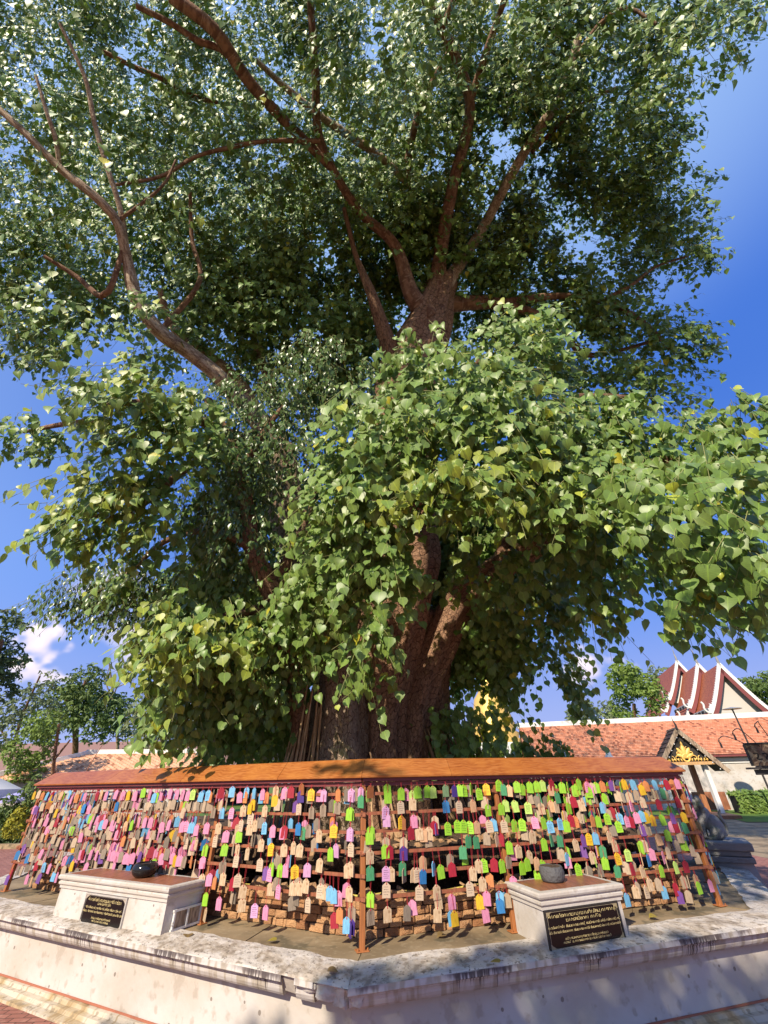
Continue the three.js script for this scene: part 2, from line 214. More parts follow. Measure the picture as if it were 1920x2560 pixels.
// ------------------------------------------------------------------ ground
const PT = 0.575;                                            // top of the plinth
struct('ground', metric(new THREE.CircleGeometry(600, 64).rotateX(-Math.PI / 2).translate(0, -0.03, 0), 3), M.grass);
{
  const quad = (x0, x1, z0, z1, y) => quadGeo([[V(x0, y, z1), V(x1, y, z1), V(x1, y, z0), V(x0, y, z0)]]);
  struct('road', metric(quad(-60, 60, -24.5, 30, -0.008), 2.2), M.concrete);
  struct('brick_pavement', metric(quad(-14, 8.9, -17.5, 14, 0), 1.28), M.paver);
  // the bricks nearest the plinth, laid one by one
  const pv = scene.children[scene.children.length - 1], R = rng(5), mats = [0, 1, 2].map((k) => std({ color: rgb([0.27, 0.22, 0.31][k], [0.11, 0.085, 0.13][k], [0.075, 0.06, 0.09][k]), map: stoneBrickTex, bumpMap: roughBump, bumpScale: 0.003, roughness: 0.9 }));
  mats.forEach((m) => m.color.multiplyScalar(1.9));
  const gB = metric(rbox(0.152, 0.03, 0.072, 0.006), 0.2);
  for (let i = 0; i < 18; i++) for (let j = 0; j < 9; j++) {
    const x = -5.1 + i * 0.16 + (j % 2) * 0.08, z = -4.72 - (i * 0.16) * -0.527 - 0.0 + (j - 5) * 0.08, b = part('brick', gB, mats[Math.floor(R() * 3)], pv);
    b.position.set(x, 0.004 + R() * 0.004, Math.round(z / 0.08) * 0.08); b.rotation.set((R() - 0.5) * 0.03, (R() - 0.5) * 0.03, (R() - 0.5) * 0.03);
  }
}

// ------------------------------------------------------------------ the eight-sided plinth round the tree
const dirOf = (deg) => V(Math.cos(deg * Math.PI / 180), 0, Math.sin(deg * Math.PI / 180));
const C0 = V(-0.246, 0, -4.604), L0 = V(-5.058, 0, -7.139), R0 = V(3.343, 0, -5.717);
const R1 = R0.clone().addScaledVector(dirOf(-62.2), 3.1), R2 = R1.clone().addScaledVector(dirOf(-107.2), 3.76), L1 = L0.clone().addScaledVector(dirOf(-107.2), 4.6), L2 = L1.clone().addScaledVector(dirOf(-62.2), 3.2);
const RING = [L2, L1, L0, C0, R0, R1, R2];                    // left to right as seen from the path; 3 is the near corner
const edgeDir = (i) => RING[i + 1].clone().sub(RING[i]).normalize(), edgeOut = (i) => { const d = edgeDir(i); return V(-d.z, 0, d.x); };
function corner(i, off) {                                    // a corner of the ring moved outwards by off
  if (i === 0 || i === RING.length - 1) return RING[i].clone().addScaledVector(edgeOut(i === 0 ? 0 : i - 1), off);
  const a = edgeOut(i - 1), b = edgeOut(i), m = a.clone().add(b); return RING[i].clone().addScaledVector(m, off / (1 + a.dot(b)));
}
// sweeps a profile of [outwards, height] along edge i between t0 and t1; wob moves the points
function sweep(i, prof, { t0 = 0, t1 = 1, n = 1, wob = null, uS = 1, vS = 0, ends = false } = {}) {
  const pos = [], uv = [], idx = [], len = RING[i].distanceTo(RING[i + 1]), K = prof.length; let acc = [0];
  for (let k = 1; k < K; k++) acc.push(acc[k - 1] + Math.hypot(prof[k][0] - prof[k - 1][0], prof[k][1] - prof[k - 1][1]));
  const cs = prof.map(([o]) => [corner(i, o), corner(i + 1, o)]);
  for (let s = 0; s <= n; s++) { const t = lerp(t0, t1, s / n); for (let k = 0; k < K; k++) { const p = cs[k][0].clone().lerp(cs[k][1], t); p.y = prof[k][1]; if (wob) wob(p, k, t * len, i); pos.push(p.x, p.y, p.z); uv.push(t * len / uS, vS ? acc[k] / vS : 1 - acc[k] / acc[K - 1]); } }
  for (let s = 0; s < n; s++) for (let k = 0; k + 1 < K; k++) { const a = s * K + k, b = a + K; idx.push(a, a + 1, b, b, a + 1, b + 1); }
  if (ends) for (const s of [0, n]) for (let k = 1; k + 1 < K; k++) { const a = s * K; s ? idx.push(a, a + k, a + k + 1) : idx.push(a, a + k + 1, a + k); }
  let g = new THREE.BufferGeometry(); g.setAttribute('position', new THREE.Float32BufferAttribute(pos, 3)); g.setAttribute('uv', new THREE.Float32BufferAttribute(uv, 2)); g.setIndex(idx);
  g = g.toNonIndexed(); g.computeVertexNormals(); return g;
}
const plinth = thing('stone_plinth', 'low white plastered eight-sided plinth with weathered moulding around the big tree', 'plinth');
{
  const seen = [1, 2, 3, 4], wallProf = [[0.425, PT - 0.15], [0.42, 0.088]], base = [[0.425, 0.080], [0.458, 0.076], [0.468, 0.052], [0.515, 0.046], [0.535, 0.024], [0.60, 0.018], [0.605, -0.02]];
  const rough = (amp, f) => (p, k, d, i) => { const q = fbm(d * f, k * 1.7, i * 9, 4) - 0.5; p.y += q * amp; const o = edgeOut(i); p.addScaledVector(o, (fbm(d * f, k * 2.1, i * 9 + 40, 4) - 0.5) * amp); };
  part('wall', seen.map((i) => sweep(i, wallProf, { n: 40, uS: 1.6, vS: 1.6, wob: rough(0.006, 2) })), M.plaster, plinth);
  part('red_line', seen.map((i) => sweep(i, [[0.424, 0.092], [0.434, 0.090], [0.434, 0.080], [0.424, 0.078]], { n: 24, wob: rough(0.004, 3) })), M.redLine, plinth);
  part('base_moulding', seen.map((i) => sweep(i, base, { n: 60, uS: 1.3, vS: 1.3, wob: rough(0.014, 4) })), M.stained, plinth);
  const lip = [[0.232, PT - 0.02], [0.236, PT + 0.012], [0.30, PT + 0.014], [0.38, PT + 0.012], [0.46, PT + 0.004], [0.54, PT - 0.006], [0.574, PT - 0.014], [0.584, PT - 0.022]];
  part('lip', seen.map((i) => sweep(i, lip, { n: 220, uS: 1.2, vS: 1.2, wob: (p, k, d, e) => { const c = k && k < 7 ? 1 : 0.5; p.y += (fbm(d * 5, k * 0.9, e, 5) - 0.55) * 0.022 * c; p.addScaledVector(edgeOut(e), (fbm(d * 6, k * 0.4, e + 30, 4) - 0.5) * (k === 1 || k === 0 ? 0.05 : 0.008)); } })), M.worn, plinth);
  const corn = [[0.583, PT - 0.02], [0.586, PT - 0.054], [0.578, PT - 0.060], [0.545, PT - 0.063], [0.545, PT - 0.078], [0.538, PT - 0.082], [0.536, PT - 0.090], [0.532, PT - 0.108], [0.520, PT - 0.128], [0.505, PT - 0.142], [0.470, PT - 0.150], [0.41, PT - 0.152]];
  const cw = rough(0.004, 6);
  const c1 = part('cornice', [sweep(1, corn, { n: 20, uS: 3, wob: cw }), sweep(2, corn, { t0: 0, t1: 0.905, n: 60, uS: 3, wob: cw, ends: true }), sweep(2, corn, { t0: 0.925, t1: 0.952, n: 4, uS: 3, wob: cw, ends: true })], M.drip, plinth);
  part('cornice', [sweep(3, corn, { t0: 0.0, t1: 1, n: 60, uS: 3, wob: cw, ends: true }), sweep(4, corn, { n: 20, uS: 3, wob: cw })], M.drip, plinth);
  part('mortar_bed', seen.map((i) => sweep(i, [[0.41, PT - 0.158], [0.50, PT - 0.12], [0.53, PT - 0.07], [0.555, PT - 0.03]], { n: 90, uS: 1, vS: 1, wob: rough(0.02, 9) })), M.plaster, plinth);
  // the near corner, where the moulding has broken away to lumps of mortar
  const R = rng(12);
  for (const [s, w, h, d, dn] of [[-0.30, 0.16, 0.085, 0.14, 0], [-0.16, 0.17, 0.10, 0.15, 0.012], [-0.05, 0.12, 0.115, 0.13, 0.024], [0.035, 0.10, 0.12, 0.12, 0.02]]) {
    const g = new THREE.IcosahedronGeometry(0.5, 3), p = g.attributes.position, sd = R() * 50;
    for (let i = 0; i < p.count; i++) { const q = V().fromBufferAttribute(p, i), m = Math.max(Math.abs(q.x), Math.abs(q.y), Math.abs(q.z)); q.multiplyScalar(lerp(1, 0.5 / m, 0.75)); const f = 1 + (fbm(q.x * 3 + sd, q.y * 3, q.z * 3, 3) - 0.5) * 0.55; p.setXYZ(i, q.x * w * f, q.y * h * f, q.z * d * f); }
    g.computeVertexNormals(); const e = s < 0 ? 2 : 3, o = edgeOut(e), base2 = corner(3, 0.49).addScaledVector(edgeDir(e), s);
    part('broken_mortar', metric(g.rotateY(Math.atan2(o.x, o.z) + (R() - 0.5) * 0.4).translate(base2.x, PT - 0.05 - dn, base2.z), 0.9), M.plaster, plinth);
  }
  part('core', [2, 3, 4, 1].map((i) => sweep(i, [[-0.9, PT - 0.03], [0.24, PT - 0.03], [0.4, PT - 0.05], [0.4, 0.0]])), M.soil, plinth);
  // walkway slabs
  for (const i of [1, 2, 3, 4]) {
    const len = RING[i].distanceTo(RING[i + 1]), n = Math.round(len / 1.15), sh = new THREE.Shape();
    for (let k = 0; k < n; k++) {
      const g0 = 0.004 / len, tq = (o, t) => corner(i, o).lerp(corner(i + 1, o), t), a = k / n + g0, b = (k + 1) / n - g0, y = PT - (k * 7 % 3) * 0.003;
      const P = [tq(0.262, a), tq(0.262, b), tq(-0.36, b), tq(-0.36, a)].map((p) => p.setY(y)), Q = P.map((p) => p.clone().setY(PT - 0.03));
      part('floor_slab', metric(quadGeo([P, [P[0], Q[0], Q[1], P[1]], [P[1], Q[1], Q[2], P[2]], [P[3], P[2], Q[2], Q[3]], [P[0], P[3], Q[3], Q[0]]]), 1.5, k * 0.37 + i * 0.2), M.concrete, plinth);
    }
  }
}

// ------------------------------------------------------------------ the brick ring and the root mound inside the racks
{
  const ring = thing('brick_planter_wall', 'low wall of worn brown bricks on the plinth behind the racks', 'wall'), R = rng(21);
  const mats = [[1.0, 0.92, 0.84], [0.86, 0.74, 0.64], [1.08, 1.0, 0.9], [0.72, 0.55, 0.44]].map(([r, g, b]) => std({ color: rgb(r, g, b), map: stoneBrickTex, bumpMap: roughBump, bumpScale: 0.008, roughness: 0.95 }));
  const shapes = [0, 1, 2, 3].map((k) => { const g = new RoundedBoxGeometry(1, 1, 1, 1, 0.07), p = g.attributes.position; for (let i = 0; i < p.count; i++) { const q = V().fromBufferAttribute(p, i); p.setXYZ(i, q.x + (noise3(q.x * 2 + k * 5, q.y * 2, q.z * 2) - 0.5) * 0.12, q.y + (noise3(q.x * 2, q.y * 2 + k * 7, q.z * 2 + 9) - 0.5) * 0.16, q.z + (noise3(q.x * 2 + 3, q.y * 2 + k * 3, q.z * 2) - 0.5) * 0.2); } g.computeVertexNormals(); return metric(g, 1.6, k * 0.3, k * 0.17); });
  for (const [i, bl] of [[2, 0.15], [3, 0.15], [4, 0.30]]) {
    const d = edgeDir(i), o = edgeOut(i), a = corner(i, -0.30), b = corner(i + 1, -0.30), len = a.distanceTo(b), turn = Math.atan2(o.x, o.z);
    for (let c = 0; c < 4; c++) {
      let s = -0.02 + (c % 2) * bl * 0.4;
      while (s < len - 0.05) { const L = bl * (0.72 + R() * 0.5), m = part('brick', shapes[Math.floor(R() * 4)], mats[Math.floor(R() * 4)], ring), p = a.clone().addScaledVector(d, s + L / 2).addScaledVector(o, (R() - 0.5) * 0.02); m.scale.set(L - 0.008, 0.054, 0.10); m.position.set(p.x, PT + 0.029 + c * 0.0595, p.z); m.rotation.set((R() - 0.5) * 0.04, turn + (R() - 0.5) * 0.05, (R() - 0.5) * 0.03); s += L; }
    }
  }
  part('mortar', [2, 3, 4].map((i) => sweep(i, [[-0.275, PT - 0.01], [-0.275, PT + 0.225], [-0.33, PT + 0.23], [-0.33, PT - 0.02]], { n: 30 })), M.soil, ring);
  const wob = (p, k, d, i) => { const w = k >= 1 ? 1 : 0.3; p.y += (fbm(p.x * 2.2, p.z * 2.2, k, 4) - 0.5) * 0.16 * w; p.addScaledVector(edgeOut(i), (fbm(d * 1.8, k * 0.6, i * 5, 4) - 0.5) * 0.30 * w); };
  struct('earth', [1, 2, 3, 4].map((i) => sweep(i, [[-0.33, PT + 0.10], [-0.9, PT + 0.04], [-1.35, PT + 0.06], [-1.42, PT + 0.42]], { n: 30, uS: 1, vS: 1, wob })), M.soil);
  const mound = thing('root_mound', 'overhanging mound of soil, moss and old roots at the tree foot', 'mound');
  part('rim', [1, 2, 3, 4].map((i) => sweep(i, [[-1.5, PT + 0.30], [-0.85, PT + 0.33], [-0.70, PT + 0.36], [-0.66, PT + 0.42], [-0.74, PT + 0.47], [-1.1, PT + 0.49], [-1.7, PT + 0.50], [-2.4, PT + 0.52], [-3.4, PT + 0.55]], { n: 70, uS: 1, vS: 1, wob })), M.soil, mound);
  // rubble and dry chips lying on the wall top and the mound
  const chips = [], R2_ = rng(33);
  for (let k = 0; k < 900; k++) {
    const i = R2_() < 0.6 ? 2 : R2_() < 0.8 ? 3 : 4, t = R2_(), top = R2_() < 0.5, off = top ? -0.72 - R2_() * 1.2 : -0.26 - R2_() * 0.5, p = corner(i, off).lerp(corner(i + 1, off), t), s = 0.02 + R2_() * 0.05;
    const g = R2_() < 0.55 ? new THREE.IcosahedronGeometry(s, 0) : new THREE.BoxGeometry(s * 3.4, s * 0.4, s * 0.7); g.rotateY(R2_() * 6).rotateZ((R2_() - 0.5) * 0.9).translate(p.x, PT + (top ? 0.50 + (fbm(p.x * 2.2, p.z * 2.2, 5, 4) - 0.5) * 0.16 : off > -0.36 ? 0.25 : 0.11) + s * 0.3, p.z); chips.push(metric(g, 0.3));
  }
  part('rubble', chips, M.stone, mound, 'stuff');
  // a yellow hose pipe lying along the wall top
  const hp = thing('hose_pipe', 'thin yellow hose pipe lying along the top of the brick wall', 'pipe');
  for (const i of [2, 3]) { const a = corner(i, -0.31), b = corner(i + 1, -0.31), pts = []; for (let k = 0; k <= 14; k++) { const p = a.clone().lerp(b, k / 14); p.y = PT + 0.262 + 0.012 * Math.sin(k * 1.7); pts.push(p); } part('pipe', new THREE.TubeGeometry(new THREE.CatmullRomCurve3(pts), 60, 0.011, 7), hoseMat(), hp); }
}
function hoseMat() { return std({ color: rgb(0.55, 0.45, 0.10), roughness: 0.5 }); }

// ------------------------------------------------------------------ offering pedestals with their plaques and bowls
const GLYPH = { a: '06.02.11.30.42.46|02.14', b: '13.23.24.14.13.05.02.20.42.46', c: '01.06.46.40|00.11.01', d: '00.06.23.46.40', e: '06.01.20.41.46|41.51', f: '01.11.13.06.36.42.31.20', g: '46.41.20.02.14.24.26.06', h: '00.06.46.40|20.23', i: '02.20.40.46|26.46', j: '46.40.20.01.03.23', k: '06.00.20.23.46.40', l: '00.05.16.36.45.40', m: '40.46.06.02', n: '20.26', o: '02.11.22|42.46', p: '0a.2a.2b', q: '1a.2b.3a', r: '18.38', s: '2a.2c', t: '06.02.20.42.46', u: '10.06.46.30|13.33' };
function strokeText(ctx, text, x, y, s, w) {   // letters from short strokes on a small grid
  ctx.lineWidth = w; ctx.beginPath(); let cx = x;
  for (const ch of text) {
    if (ch === ' ') { cx += s * 3; continue; }
    const g = GLYPH[ch], mark = 'pqrs'.includes(ch); if (!g) continue;
    for (const st of g.split('|')) st.split('.').forEach((q, i) => { const X = cx + (mark ? -4.6 : 0) * s + parseInt(q[0], 16) * s, Y = y + (mark ? ({ a: -1.6, b: -2.4, c: -3, 8: 8 })[q[1]] ?? 0 : parseInt(q[1], 16)) * s; i ? ctx.lineTo(X, Y) : ctx.moveTo(X, Y); });
    if (!mark) cx += s * 5.3;
  }
  ctx.stroke(); return cx - x;
}
const wide = (text, s) => [...text].reduce((n, ch) => n + (ch === ' ' ? 3 : 'pqrs'.includes(ch) ? 0 : 5.3), 0) * s;
function plaqueTex(lines, worn) {
  const c = document.createElement('canvas'); c.width = 1024; c.height = 560; const x = c.getContext('2d');
  x.fillStyle = '#0c0b0c'; x.fillRect(0, 0, 1024, 560);
  x.strokeStyle = worn ? '#8d877c' : '#9a927c'; x.lineWidth = 5; x.strokeRect(14, 14, 996, 532);
  x.fillStyle = worn ? '#a59a8c' : '#8f8469';
  for (const [X, Y, sx, sy] of [[0, 0, 1, 1], [1024, 0, -1, 1], [0, 560, 1, -1], [1024, 560, -1, -1]]) { x.beginPath(); x.moveTo(X, Y); x.lineTo(X + 92 * sx, Y); x.quadraticCurveTo(X + 84 * sx, Y + 20 * sy, X + 60 * sx, Y + 26 * sy); x.quadraticCurveTo(X + 46 * sx, Y + 50 * sy, X + 26 * sx, Y + 60 * sy); x.quadraticCurveTo(X + 20 * sx, Y + 84 * sy, X, Y + 92 * sy); x.fill(); }
  x.strokeStyle = '#d9c68c'; x.lineCap = 'round'; x.lineJoin = 'round';
  lines.forEach(([t, y, s, w]) => strokeText(x, t, 512 - wide(t, s) / 2, y, s, w));
  const t = new THREE.CanvasTexture(c); t.colorSpace = THREE.SRGBColorSpace; return t;
}
function pedestal(label, e, A, B, depth, door, lines, worn, plq, labelP) {
  // A, B: front corners on the plinth, left and right
  const t = thing('offering_pedestal', label, 'pedestal'), o = edgeOut(e), d = B.clone().sub(A).normalize(), W = A.distanceTo(B), h = 0.225, ry = Math.atan2(o.x, o.z);
  const put = (g) => g.applyMatrix4(new THREE.Matrix4().makeBasis(d, V(0, 1, 0), o).setPosition(A.x, PT, A.z)), D = depth;
  part('body', metric(put(new THREE.BoxGeometry(W, h + 0.03, D, 30, 4, 12).translate(W / 2, (h + 0.03) / 2 - 0.03, -D / 2)), 1.1, 0.3), M.plaster, t);
  const prof = [[0, h], [0.012, h], [0.012, h + 0.022], [0.020, h + 0.026], [0.026, h + 0.034], [0.026, h + 0.050], [0.018, h + 0.056], [0.018, h + 0.064], [0.034, h + 0.070], [0.040, h + 0.082], [0.040, h + 0.098], [0.032, h + 0.108], [0.015, h + 0.110], [-0.03, h + 0.110]], pos = [];
  const ring = (k) => { const [q, y] = prof[k]; return [V(-q, y, q), V(W + q, y, q), V(W + q, y, -D - q), V(-q, y, -D - q)]; };
  const faces = []; for (let k = 0; k + 1 < prof.length; k++) { const a = ring(k), b = ring(k + 1); for (let s = 0; s < 4; s++) faces.push([a[s], a[(s + 1) % 4], b[(s + 1) % 4], b[s]]); }
  part('moulded_rim', metric(put(quadGeo(faces)), 0.9), M.plaster, t);
  part('table_slab', metric(put(box(W - 0.05, 0.02, D - 0.05, W / 2, h + 0.101, -D / 2)), 0.4), M.terracotta, t);
  if (door) {   // two small shuttered panes in a frame in the right-hand end
    const fx = W + 0.006, z0 = -0.10, w = 0.30, y = 0.085, fh = 0.13, f = thingless(t, 'door', put(box(0.012, fh, w, fx, y, z0 - w / 2)), M.greyWood);
    part('door_frame', put(mergeGeometries([box(0.02, 0.016, w + 0.03, fx + 0.008, y + fh / 2, z0 - w / 2), box(0.02, 0.016, w + 0.03, fx + 0.008, y - fh / 2, z0 - w / 2), ...[0, w / 2, w].map((q) => box(0.02, fh, 0.016, fx + 0.009, y, z0 - q))])), M.white, f);
    part('door_ring', put(new THREE.TorusGeometry(0.012, 0.004, 6, 12).rotateY(Math.PI / 2).translate(fx + 0.02, y - 0.02, z0 + 0.012)), M.white, f);
  }
  const p = thing('inscribed_plaque', labelP, 'plaque', [0, 0, 0]), [x0, x1, y0, y1] = plq, pw = (x1 - x0), ph = y1 - y0;
  part('frame', put(mergeGeometries([box(pw + 0.024, 0.012, 0.02, (x0 + x1) / 2, y1 + 0.006, 0.008), box(pw + 0.024, 0.012, 0.02, (x0 + x1) / 2, y0 - 0.006, 0.008), box(0.012, ph, 0.02, x0 - 0.006, (y0 + y1) / 2, 0.008), box(0.012, ph, 0.02, x1 + 0.006, (y0 + y1) / 2, 0.008)])), worn ? M.plaster : M.dark, p);
  const g = new THREE.BoxGeometry(pw, ph, 0.016); put(g.translate((x0 + x1) / 2, (y0 + y1) / 2, 0.0055));
  part('inscription', g, std({ map: plaqueTex(lines, worn), roughness: 0.2 }), p);
  return { t, top: (x, z, y = 0) => V(x, h + 0.111 + y, z).applyMatrix4(new THREE.Matrix4().makeBasis(d, V(0, 1, 0), o).setPosition(A.x, PT, A.z)), W, D };
}
function thingless(parent, name, g, m) { return part(name, g, m, parent); }
const LA = V(-3.553, 0, -5.856), LB = V(-2.063, 0, -5.078), RA = V(1.215, 0, -4.543), RB = V(1.976, 0, -4.835);
const verse = (seed, n) => { const R = rng(seed), k = 'abcdefghijklmtuadbgt'; let s = ''; for (let i = 0; i < n; i++) { s += k[Math.floor(R() * 20)]; if (R() < 0.38) s += 'pqrs'[Math.floor(R() * 4)]; if (R() < 0.11) s += ' '; } return s; };
const pedL = pedestal('long white pedestal with terracotta top and a small door in its right end', 2, LA, LB, 0.40, true, [['bpntutqgaqnaltcldnjgqnecqgn', 60, 7.4, 5], ['ctd utjst rgpe', 128, 6.2, 4.5], ['jgqnckqdu afs rtuekpd tgs fbpgqu ekqctnigpb gts', 212, 5.2, 4], ['utqdcn kqgjadq tu kqudetcn kqubpjgtgq ctd kqfs gegq', 286, 5.2, 4], ['gqtdmntecqdgeulejqtgdtgq', 396, 4.6, 3.5], ['bkq tsmndgq tecntgqkdu', 448, 4.6, 3.5]], true, [0.50, 1.13, -0.015, 0.206], 'smaller worn black plaque with gold Thai lettering on the left pedestal');
const pedR = pedestal('short white pedestal with terracotta top, between two rack posts right of the near corner', 3, RA, RB, 0.46, false, [['bpntutqgantcnlncnleqngqkm ranjtngsqr', 62, 6.6, 5], ['cntgklpqutan antqs qu', 140, 6.2, 4.5], ['gqccntgqdtnstgqn gqcclntuntknsrq gclqtuntuq fbqgs egqkntcp tlqgas', 232, 4.6, 4], ['kqntuqabgjuqlp gqctugs gqcclntn gqccntcntnsuqs gqccbjtcp dqgntgq tlqgttuqsdqkntmentu', 306, 4.1, 4], ['ugqntcdtcnljuecnkqcgmnebqugt', 412, 4.6, 3.5], ['bfkd p u entdcntt untcbqs cgnsundueqs', 464, 4.4, 3.5]], false, [0.010, 0.752, -0.004, 0.215], 'black granite plaque with gold Thai lettering on the right pedestal');
{
  const b1 = pedL.top(1.02, -0.20), pol = thing('alms_bowl', 'glossy black squat stone bowl on the left pedestal', 'bowl', b1.toArray());
  const bp = [[0.0, 0.002], [0.07, 0.002], [0.105, 0.02], [0.124, 0.055], [0.122, 0.085], [0.108, 0.108], [0.095, 0.116], [0.086, 0.114], [0.082, 0.100], [0.0, 0.098]].map(([x, y]) => new THREE.Vector2(x, y));
  part('body', new THREE.LatheGeometry(new THREE.SplineCurve(bp).getPoints(40), 40), M.granite, pol);
  part('ash', new THREE.CylinderGeometry(0.083, 0.083, 0.004, 24).translate(0, 0.102, 0), M.dark, pol);
  const b2 = pedR.top(0.34, -0.27), mor = thing('stone_bowl', 'chipped grey stone offering bowl full of ash on the right pedestal', 'bowl', b2.toArray());
  const g = new THREE.LatheGeometry([[0, 0.002], [0.085, 0.002], [0.098, 0.012], [0.106, 0.04], [0.108, 0.075], [0.103, 0.100], [0.094, 0.112], [0.084, 0.112], [0.080, 0.104], [0, 0.104]].map(([x, y]) => new THREE.Vector2(x, y)), 36), p = g.attributes.position;
  for (let i = 0; i < p.count; i++) { const a = Math.atan2(p.getZ(i), p.getX(i)), f = 1 + (fbm(Math.cos(a) * 3 + 5, p.getY(i) * 30, Math.sin(a) * 3, 4) - 0.5) * 0.14; p.setXYZ(i, p.getX(i) * f, p.getY(i) * (1 + (fbm(Math.cos(a) * 2, 3, Math.sin(a) * 2, 3) - 0.5) * 0.12), p.getZ(i) * f); }
  g.computeVertexNormals(); part('body', metric(g, 0.4), std({ color: rgb(0.085, 0.085, 0.09), bumpMap: wornBump, bumpScale: 0.01, roughness: 0.8 }), mor);
  part('ash', metric(new THREE.CylinderGeometry(0.088, 0.088, 0.006, 24).translate(0, 0.106, 0), 0.2), M.soil, mor);
}
// ------------------------------------------------------------------ the tag racks
const RAILS = [1.100, 1.017, 0.873, 0.740, 0.597, 0.450, 0.305];
const capTone = (r, g, b) => { const m = M.cap.clone(); m.color = rgb(r * 0.70, g * 0.72, b * 0.74); return m; };
const capMats = { warm: capTone(1.05, 1.0, 0.95), red: capTone(0.86, 0.72, 0.72), mid: capTone(0.97, 0.88, 0.82) };
function rack(i, label, posts, joints, mats) {
  const t = thing('tag_rack', label, 'rack', [0, 0, 0], 0, 'red wooden racks standing round the tree'), a = RING[i], b = RING[i + 1], d = edgeDir(i), o = edgeOut(i), R = rng(50 + i);
  for (const q of posts) {
    const p = a.clone().lerp(b, q), post = part('post', metric(rbox(0.042, 1.15, 0.042, 0.004), 0.5), M.orangePost, t); post.position.set(p.x, PT + 0.575, p.z); post.rotation.y = Math.atan2(o.x, o.z);
    const foot = part('foot_plate', rbox(0.105, 0.008, 0.085, 0.003), M.orangePost, post); foot.position.y = -0.571;
    for (const [sx, sz] of [[-1, 1], [1, 1]]) { const bolt = part('bolt', new THREE.CylinderGeometry(0.006, 0.006, 0.02, 6), M.orangePost, post); bolt.position.set(sx * 0.04, -0.562, sz * 0.03); }
  }
  const st = [...new Set([0, ...posts, 1])].sort((x, y) => x - y);
  for (let k = 0; k + 1 < st.length; k++) RAILS.forEach((h, r) => {
    const e = r ? (R() - 0.5) * 0.016 : 0, p = a.clone().lerp(b, st[k] - (r ? 0.008 : 0)).addScaledVector(o, 0.024 + R() * 0.004), q = a.clone().lerp(b, st[k + 1] + (r ? 0.008 : 0)).addScaledVector(o, 0.026 + R() * 0.004); p.y = PT + h + e; q.y = PT + h + e + (R() - 0.5) * 0.01;
    part('rail', metric(bar(p, q, 0.014, r ? 0.024 : 0.03), 0.4), r ? M.redWood : M.maroon, t);
  });
  const prof = [[0.088, 1.146], [0.104, 1.150], [0.108, 1.164], [-0.082, 1.300], [-0.10, 1.306], [-0.118, 1.300], [-0.30, 1.164], [-0.298, 1.148]].map(([x, y]) => [x, PT + y]);
  joints.forEach(([t0, t1, m], k) => part('roof_plank', sweep(i, prof, { t0: t0 + 0.0004, t1: t1 - 0.0004, n: 6, uS: 1.25, ends: true }), capMats[m], t));
  const under = [[0.07, 1.147], [0.07, 1.120], [0.045, 1.118], [0.045, 1.145]].map(([x, y]) => [x, PT + y]);
  part('eaves_board', sweep(i, under, { t0: 0.002, t1: 0.998, n: 2, ends: true }), M.maroon, t);
  part('eaves_board', sweep(i, under.map(([x, y]) => [x - 0.29, y]), { t0: 0.002, t1: 0.998, n: 2, ends: true }), M.maroon, t);
  return t;
}
rack(2, 'long red wooden rack crowded with hanging tags, left of the near corner post', [0.003, 0.333, 0.666], [[0, 0.30, 'red'], [0.30, 0.56, 'mid'], [0.56, 0.82, 'warm'], [0.82, 1, 'warm']], 0);
rack(3, 'red wooden rack with lime green tags, from the near corner post to the right', [0.0, 0.365, 0.655, 0.997], [[0, 0.235, 'warm'], [0.235, 0.62, 'mid'], [0.62, 1, 'mid']], 0);
rack(4, 'red wooden rack turning away beyond the right-hand corner post', [0.4, 0.75, 1], [[0, 0.5, 'mid'], [0.5, 1, 'mid']], 0);
rack(1, 'red wooden rack turning away beyond the far left corner post', [0.0, 0.33, 0.66], [[0, 0.5, 'red'], [0.5, 1, 'red']], 0);

// ------------------------------------------------------------------ the wish tags
const PAINT = { P: ['pink', .80, .31, .50], M: ['mauve', .66, .36, .60], L: ['lime green', .34, .68, .04], l: ['pale lime green', .52, .76, .17], Y: ['yellow', .80, .50, .02], O: ['orange', .72, .27, .09], A: ['peach', .78, .47, .26], R: ['red', .42, .012, .035], B: ['sky blue', .20, .52, .80], D: ['deep blue', .03, .22, .55], V: ['purple', .21, .08, .36], N: ['dark violet', .075, .03, .26], G: ['green', .08, .36, .16], S: ['sage green', .23, .38, .19], T: ['rust brown', .36, .12, .035], W: ['bare wood', 1, 1, 1], K: ['weathered grey wood', 1, 1, 1] };
function scribbleTex(seed, lines) {   // a few lines of quick handwriting
  const c = document.createElement('canvas'); c.width = 128; c.height = 176; const x = c.getContext('2d'), R = rng(seed); x.fillStyle = '#fff'; x.fillRect(0, 0, 128, 176); x.strokeStyle = '#1d1830'; x.lineWidth = 2.6; x.lineCap = 'round';
  for (let r = 0; r < lines; r++) { let px = 16 + R() * 10; const y = 52 + r * (112 / lines), end = 84 + R() * 30; x.beginPath(); x.moveTo(px, y); while (px < end) { const s = 3 + R() * 5; x.quadraticCurveTo(px + s * 0.4, y - 9 * R() - 1, px + s, y + (R() - 0.5) * 6); px += s; if (R() < 0.22) { px += 5; x.moveTo(px, y); } } x.stroke(); }
  const t = new THREE.CanvasTexture(c); t.colorSpace = THREE.SRGBColorSpace; return t;
}
const scribbles = [scribbleTex(3, 5), scribbleTex(8, 7), scribbleTex(17, 4)];
const TW = 0.068, TH = 0.097;
const tagShape = new THREE.Shape([[-TW / 2, -TH], [TW / 2, -TH], [TW / 2, -0.020], [0.007, 0], [-0.007, 0], [-TW / 2, -0.020]].map(([x, y]) => new THREE.Vector2(x, y)));
